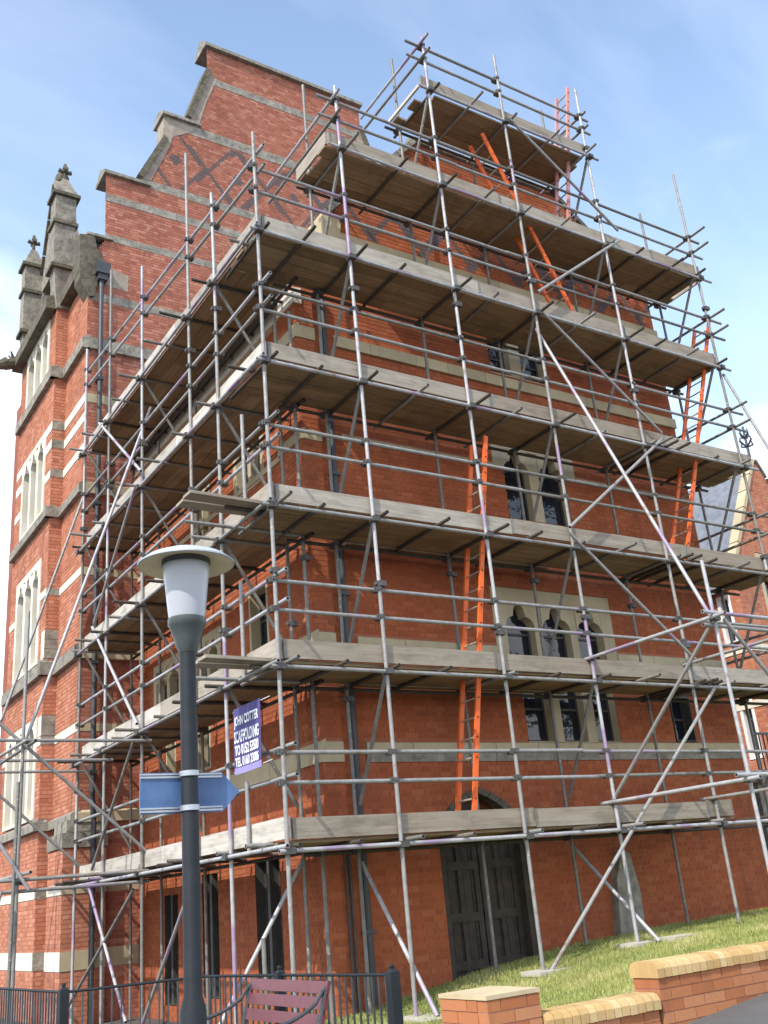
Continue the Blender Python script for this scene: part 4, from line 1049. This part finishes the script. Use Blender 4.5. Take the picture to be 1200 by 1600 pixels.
# ------------------------------------------------------------------ lamp post
LX, LY = -2.775, -4.173
zl = ground_z(LX, LY)
LP = thing('lamp_post', (LX, LY, zl), 'dark lamp post with frosted lantern and wide round shade', 'street lamp')
q = MB(); q.lathe((LX, LY, zl), [(0.075, 0), (0.075, 0.9), (0.052, 0.98), (0.050, 3.10-zl)], 28); q.build('pole', M_POST, LP, True)
q = MB(); q.lathe((LX, LY, 0), [(0.052, 3.07), (0.066, 3.10), (0.082, 3.15), (0.110, 3.235), (0.122, 3.25), (0.122, 3.292), (0.112, 3.297)], 32); q.build('lantern_base', M_CAPG, LP, True)
q = MB(); q.lathe((LX, LY, 0), [(0.112, 3.285), (0.120, 3.33), (0.137, 3.50), (0.152, 3.635), (0.154, 3.66)], 40); q.build('diffuser', M_OPAL, LP, True)
q = MB(); q.lathe((LX, LY, 0), [(0.158, 3.652), (0.158, 3.69), (0.10, 3.70)], 40); q.build('collar', M_CAPG, LP, True)
q = MB(); q.lathe((LX, LY, 0), [(0.305, 3.652), (0.314, 3.655), (0.314, 3.664), (0.26, 3.705), (0.16, 3.745), (0.05, 3.765), (0.001, 3.768)], 48, False); q.build('shade', M_SHADE, LP, True)
q = MB(); q.lathe((LX, LY, 0), [(0.306, 3.653), (0.22, 3.680), (0.15, 3.690), (0.02, 3.692)], 48, False); q.build('shade_lining', M_SHADEIN, LP, True)
# direction sign strapped to the pole
SG = thing('direction_sign', (LX, LY+0.075, 2.09), 'blank blue arrow sign pointing right, strapped to the lamp post', 'sign')
x0, x1, xt_ = -3.06, -2.535, -2.415
fs = lambda u, d, z: (u, LY+0.075-d, z)
q = MB(); q.prism([(x0, 2.095), (x1, 2.095), (xt_, 2.215), (x1, 2.335), (x0, 2.335)], fs, 0.006, -0.006); q.build('panel', M_BLUE, SG)
for z in (2.103, 2.302):
    q = MB(); q.prism([(x0, z), (x1, z), (x1, z+0.012), (x0, z+0.012)], fs, 0.014, 0.006); q.prism([(x0, z+0.018), (x1, z+0.018), (x1, z+0.028), (x0, z+0.028)], fs, 0.014, 0.006); q.build('trim', M_ALU, SG)
for z in (2.116, 2.318):
    q = MB(); q.lathe((LX, LY, z), [(0.056, -0.017), (0.060, -0.015), (0.060, 0.015), (0.056, 0.017)], 28); q.box(LX+0.03, LX+0.06, LY+0.03, LY+0.085, z-0.015, z+0.015); q.build('clamp', M_ALU, SG, True)

# ------------------------------------------------------------------ garden wall and pier
M_CP2 = simple('sandy cement', (0.56, 0.46, 0.29), (0.44, 0.35, 0.21), 5)
GWL = thing('garden_wall', (2.5, -4.3, 0.5), 'low stepped garden wall of orange brick with buff brick-on-edge coping', 'wall')
def gbrick(par, x0, x1, y0, y1, z0, z1, m, name='brick'):
    key = 'g'+m.name
    if key not in BM:
        mb_ = MB(); e = 0.03
        BM[key] = mesh(name, boxv(-.5, .5, -.5, .5, -.5, .5), BOXF); BM[key].materials.append(m)
    M = Matrix.Translation(((x0+x1)/2, (y0+y1)/2, (z0+z1)/2)) @ Matrix.Rotation(rnd.uniform(-0.006, 0.006), 4, 'Y') @ Matrix.Diagonal((x1-x0, y1-y0, z1-z0, 1))
    return link(name, BM[key], par, M=M)
def gcourses(par, x0, x1, ztop, n, y0=WALL_Y0, y1=WALL_Y1):
    for k in range(n):
        z1_ = ztop-k*0.075; x = x0-(0.1125 if k % 2 else 0)
        while x < x1:
            a, b = max(x, x0), min(x+0.225, x1)
            if b-a > 0.03 and z1_ > path_z(a)-0.1: gbrick(par, a+0.004, b-0.004, y0+rnd.uniform(-0.002, 0.002), y1, z1_-0.067, z1_, M_GW)
            x += 0.225
    q = MB(); q.box(x0+0.008, x1-0.008, y0+0.008, y1-0.008, ztop-n*0.075, ztop-0.005); q.build('mortar_bed', M_MORTG, par)
def gcoping(par, x0, x1, z, y0=WALL_Y0-0.02, y1=WALL_Y1+0.02):
    n = int(round((x1-x0)/0.075)); w = (x1-x0)/n
    h = 0.105
    yc = (y0+y1)/2; hw_ = (y1-y0)/2
    prof = [(-1, 0), (-1, 0.06), (-0.86, 0.09), (-0.6, 0.105), (0.6, 0.105), (0.86, 0.09), (1, 0.06), (1, 0)]
    k = len(prof)
    V = [(-w/2+0.004, yc+p*hw_, zz) for p, zz in prof]+[(w/2-0.004, yc+p*hw_, zz) for p, zz in prof]
    Fs = [tuple(range(k)), tuple(range(2*k-1, k-1, -1))]+[(j, j+k, (j+1) % k+k, (j+1) % k) for j in range(k)]
    me = mesh('coping_brick', V, Fs); me.materials.append(M_CP)
    for i in range(n):
        link('coping_brick', me, par, M=Matrix.Translation((x0+(i+0.5)*w, rnd.uniform(-0.003, 0.003), z+rnd.uniform(-0.002, 0.002))))
    q = MB(); q.box(x0+0.01, x1-0.01, y0+0.012, y1-0.012, z+0.002, z+0.055); q.build('mortar_bed', M_CONC, par)
gcourses(GWL, -0.45, 0.61, 0.605, 5); gcoping(GWL, -0.45, 0.62, 0.61)
gcourses(GWL, 0.64, 4.4, 0.80, 7, WALL_Y0-0.004, WALL_Y1+0.004) ; gcoping(GWL, 0.63, 4.4, 0.805)
PR = thing('brick_pier', (-0.67, -4.18, 0.3), 'square orange brick pier with flat pale cap at the end of the garden wall', 'pier')
px0, px1, py0, py1 = -0.90, -0.46, -4.42, -3.90
for k in range(8):
    z1_ = 0.842-k*0.075
    cutx = [px0, px0+0.22, px1] if k % 2 else [px0, px0+0.11, px0+0.33, px1]
    cuty = [py0+0.105, py0+0.33, py1] if k % 2 else [py0+0.105, py0+0.22, py1]
    for a, b in zip(cutx[:-1], cutx[1:]):
        gbrick(PR, a+0.004, b-0.004, py0, py0+0.102, z1_-0.067, z1_, M_GW); gbrick(PR, a+0.004, b-0.004, py1-0.0, py1+0.002, z1_-0.067, z1_, M_GW)
    for a, b in zip(cuty[:-1], cuty[1:]):
        gbrick(PR, px0, px0+0.102, a+0.004, b-0.004, z1_-0.067, z1_, M_GW); gbrick(PR, px1-0.102, px1, a+0.004, b-0.004, z1_-0.067, z1_, M_GW)
q = MB(); q.box(px0+0.006, px1-0.006, py0+0.006, py1-0.006, 0.2, 0.84); q.build('mortar_bed', M_MORTG, PR)
q = MB(); q.box(px0-0.006, px1+0.006, py0-0.006, py1+0.006, 0.846, 0.872); q.build('cap', M_CP2, PR)
# paving slabs lying in the lawn
for i, (x, y, w, h_, lab) in enumerate(((7.35, -0.75, 0.75, 0.45, 'flat grey slab in the grass near the right edge'), (5.35, -0.35, 0.5, 0.28, 'thin pale slab in the grass beside the stone panel'))):
    q = MB(); z = lawn_z(x, y); q.box(x-w/2, x+w/2, y-h_/2, y+h_/2, z-0.03, z+0.045)
    tag(q.build('paving_slab', M_CONC), lab, 'slab')

# ------------------------------------------------------------------ railing fence
FN = thing('railing_fence', (-1.0, -0.5, -0.05), 'low black iron railing with square posts behind the bench', 'fence')
fpts = [(-0.53, -2.74), (-0.73, -1.16), (-0.96, 0.02), (-2.24, 0.35), (-2.36, 2.9), (-2.5, 5.4)]
FT = 0.935
q = MB(); q.box(-0.007, 0.007, -0.007, 0.007, -0.05, FT-0.01); BARM = mesh('bar', q.V, q.F); BARM.materials.append(M_IRON)
for (ax0, ay0), (bx0, by0) in zip(fpts[:-1], fpts[1:]):
    A_, B_ = Vector((ax0, ay0, 0)), Vector((bx0, by0, 0)); ln = (B_-A_).length; d = (B_-A_)/ln
    for z, r in ((FT, 0.013), (0.12, 0.012)):
        q = MB(); q.cyl(A_+Vector((0, 0, z)), B_+Vector((0, 0, z)), r, n=8); q.build('rail', M_IRON if z < 0.5 else M_POST, FN)
    n = int(ln/0.085)
    for i in range(1, n):
        link('bar', BARM, FN, M=Matrix.Translation(A_+d*(ln*i/n)) @ Matrix.Rotation(math.atan2(d.y, d.x), 4, 'Z'))
for i, (x, y) in enumerate(fpts[:5]):
    if i == 2: continue
    s = 0.042 if i in (0, 3) else 0.036
    q = MB(); q.box(x-s, x+s, y-s, y+s, -0.05, FT+0.02)
    V = [(x-s, y-s, FT+0.021), (x+s, y-s, FT+0.021), (x+s, y+s, FT+0.021), (x-s, y+s, FT+0.021), (x-0.01, y-0.01, FT+0.05), (x+0.01, y-0.01, FT+0.05), (x+0.01, y+0.01, FT+0.05), (x-0.01, y+0.01, FT+0.05)]
    q.add(V, BOXF); q.lathe((x, y, FT+0.045), [(0.008, 0), (0.022, 0.012), (0.022, 0.026), (0.004, 0.038)], 10); q.build('post', M_POST, FN)

# ------------------------------------------------------------------ bench
BE = thing('park_bench', (-1.15, -1.72, 0.05), 'maroon slatted bench with black metal ends in front of the railing', 'bench')
yA, yB = -2.46, -1.02
for k, (xx, zz) in enumerate(((-0.955, 0.885), (-0.985, 0.775), (-1.02, 0.655))):
    q = MB(); a = math.radians(14)
    c0 = Vector((xx, 0, zz)); ex = Vector((math.sin(a), 0, math.cos(a)))*0.045; nn = Vector((math.cos(a), 0, -math.sin(a)))*0.014
    V = []
    for y in (yA, yB): V += [tuple(c0+sx*ex+sy*nn+Vector((0, y, 0))) for sx, sy in ((-1, -1), (1, -1), (1, 1), (-1, 1))]
    q.add(V, BOXF); q.build('back_slat', M_BENCH, BE)
for k in range(4):
    x = -1.10-k*0.105
    q = MB(); q.box(x-0.045, x+0.045, yA, yB, 0.455, 0.485); q.build('seat_slat', M_BENCH, BE)
for y in (yA+0.03, yB-0.03):
    q = MB(); q.path([(-0.93, y, 0.93), (-0.965, y, 0.86), (-1.03, y, 0.66), (-1.07, y, 0.44), (-1.0, y, 0.02)], 0.022, 8); q.path([(-1.07, y, 0.44), (-1.50, y, 0.45), (-1.54, y, 0.02)], 0.022, 8); q.build('end_frame', M_IRON, BE)
    pts = [(-0.945, y-0.0, 0.90)]
    for i in range(9):
        t_ = i/8; pts.append((-1.0-0.5*t_, y, 0.86-0.20*math.sin(t_*math.pi*0.5)**0.6+0.0))
    pts += [(-1.55, y, 0.62), (-1.56, y, 0.56), (-1.50, y, 0.46)]
    q = MB(); q.path(pts, 0.016, 8); q.build('armrest', M_IRON, BE)

# ------------------------------------------------------------------ neighbouring building on the right
NB = thing('gabled_house', (22, 10, 1.5), 'sunlit red brick gabled building with cross finial beyond the scaffold', 'building')
FH = fnY(8.0)
apx, apz = 21.62, 13.6
def nspan(z):
    if z < 9.6: return [(19.4, 26)]
    return [(apx-(apz-z)*0.55, apx+(apz-z)*0.62)] if z < apz-0.1 else []
nb_b = [(0, 40, 5.6, 5.8), (0, 40, 7.2, 7.4), (0, 40, 9.45, 9.6)]
nwin = [(20.55, 22.6, 7.6, 10.3), (19.75, 20.5, 3.0, 5.3), (20.9, 22.4, 2.6, 5.4)]
def nb_open(z): return [(a, b) for a, b, c, d in nwin if c < z < d]
brickwork(FH, 0.8, 13.5, nspan, [nb_open], NB, M_BRT, M_MORTG, bands=nb_b, label='sunlit brick courses of the neighbouring gable')
for (a, b, c, d) in nb_b: band(FH, 19.4, 26, c, d, 0.03, M_PALE, 0.0, parent=NB)
window(FH, [(20.7, 21.25), (21.35, 21.85), (21.95, 22.45)], 7.7, 10.1, 'pointed', 0.5, outer=nwin[0], m_st=M_STONE, parent=NB)
window(FH, [(19.85, 20.4)], 3.1, 5.1, outer=nwin[1], m_st=M_WHITE, parent=NB); window(FH, [(21.0, 21.6), (21.7, 22.3)], 2.7, 5.2, outer=nwin[2], m_st=M_STONE, parent=NB)
raked(FH, (apx-(apz-9.3)*0.55, 9.3), (apx, apz), 0.05, -0.28, 0.13, M_STONE, 7, parent=NB); raked(FH, (apx, apz), (apx+(apz-9.3)*0.62, 9.3), 0.05, -0.28, 0.10, M_MOSS, 7, parent=NB)
q = MB(); q.box(19.6, 25.8, 8.25, 20, 0.5, 9.6); q.prism([(19.3, 9.4), (24.1, 9.4), (apx, 13.4)], FH, -0.25, -12); q.build('wall_core', M_CORE, NB)
q = MB(); q.prism([(19.1, 9.2), (apx, 13.6), (apx, 13.45), (19.1, 9.05)], FH, -0.3, -12); q.build('slate_roof', M_SLATE, NB)
FS = fnX(19.4)
nsw = [(8.35, 8.85, 7.5, 9.0), (8.35, 8.85, 4.2, 6.4)]
brickwork(FS, 0.8, 9.5, lambda z: [(8.0, 9.2)], nsw, NB, M_BRT, M_MORTG, bands=nb_b, label='brick side of the neighbouring gable')
for (a, b, c, d) in nsw: window(FS, [(a+0.1, b-0.1)], c+0.1, d-0.1, outer=(a, b, c, d), m_st=M_WHITE, parent=NB)
for (a, b, c, d) in nb_b: band(FS, 7.97, 9.2, c, d, 0.03, M_PALE, 0.0, parent=NB)
q = MB(); q.cyl((19.28, 9.0, 9.3), (19.28, 9.0, 1.0), 0.06, n=8); q.build('downpipe', M_IRON, NB)
# lower wing to the left with a slate roof
FW = fnY(9.2)
brickwork(FW, 0.8, 9.4, lambda z: [(10.6, 19.4)], [(12.2, 13.4, 3.0, 5.4), (15.2, 16.4, 3.0, 5.4), (15.2, 16.4, 6.2, 8.2), (17.6, 18.3, 6.2, 8.2), (17.6, 18.3, 3.0, 5.4)], NB, M_BRT, M_MORTG, bands=nb_b[:2], label='brick courses of the lower wing')
for (a, b, c, d) in ((12.2, 13.4, 3.0, 5.4), (15.2, 16.4, 3.0, 5.4), (15.2, 16.4, 6.2, 8.2), (17.6, 18.3, 6.2, 8.2), (17.6, 18.3, 3.0, 5.4)):
    window(FW, [(a+0.12, b-0.12)], c+0.12, d-0.12, outer=(a, b, c, d), m_st=M_WHITE if a > 17 else M_STONE, parent=NB)
for (a, b, c, d) in nb_b[:2]: band(FW, 10.6, 19.4, c, d, 0.03, M_PALE, 0.0, parent=NB)
q = MB(); q.prism([(10.5, 9.35), (19.4, 9.35), (19.4, 9.5), (10.5, 9.5)], FW, 0.25, -0.3); q.build('gutter', M_IRON, NB)
q = MB(); V = [(10.5, 9.0, 9.5), (19.45, 9.0, 9.5), (20.2, 12.4, 11.3), (10.5, 12.4, 11.3), (10.5, 9.0, 9.6), (19.45, 9.0, 9.6), (20.2, 12.4, 11.4), (10.5, 12.4, 11.4)]; q.add(V, BOXF); q.build('slate_roof', M_SLATE, NB)
q = MB(); q.box(10.7, 19.5, 9.45, 15, 0.5, 9.45); q.build('wing_core', M_CORE, NB)
# cross finial
q = MB(); fx, fy, fz = apx, 8.1, apz+0.15
q.cyl((fx, fy, fz-0.2), (fx, fy, fz+1.1), 0.05, 0.035, 8)
for dz, r in ((0.45, 0.32), (0.75, 0.22)):
    for dx, dy in ((1, 0), (-1, 0), (0.4, 0.9), (-0.4, -0.9)):
        q.cyl((fx, fy, fz+dz-0.1), (fx+dx*r, fy+dy*r, fz+dz+0.05), 0.03, 0.035, 6); q.cyl((fx+dx*r, fy+dy*r, fz+dz+0.05), (fx+dx*r*0.9, fy+dy*r*0.9, fz+dz+0.18), 0.035, 0.02, 6)
q.build('cross_finial', M_IRON, NB)
# iron stair railing in front of the neighbour
RL = thing('balcony_railing', (13.5, 3.6, 3.0), 'black iron stair landing railing beyond the right end of the scaffold', 'railing')
q = MB(); q.box(12.6, 16, 3.4, 5.2, 3.0, 3.15); q.build('landing', M_GREY, RL)
q = MB(); q.box(12.65, 16, 3.42, 3.46, 3.95, 4.0); q.box(12.65, 16, 3.42, 3.46, 3.2, 3.24); q.build('rail', M_IRON, RL)
q = MB(); q.box(-0.012, 0.012, -0.012, 0.012, 3.15, 3.96); bm2 = mesh('bar', q.V, q.F); bm2.materials.append(M_IRON)
for i in range(26): link('bar', bm2, RL, M=Matrix.Translation((12.68+i*0.13, 3.44, 0)))
for x in (12.75, 15.9):
    q = MB(); q.box(x-0.1, x+0.1, 3.6, 3.8, 1.2, 3.0); q.build('pillar', M_GREY, RL)
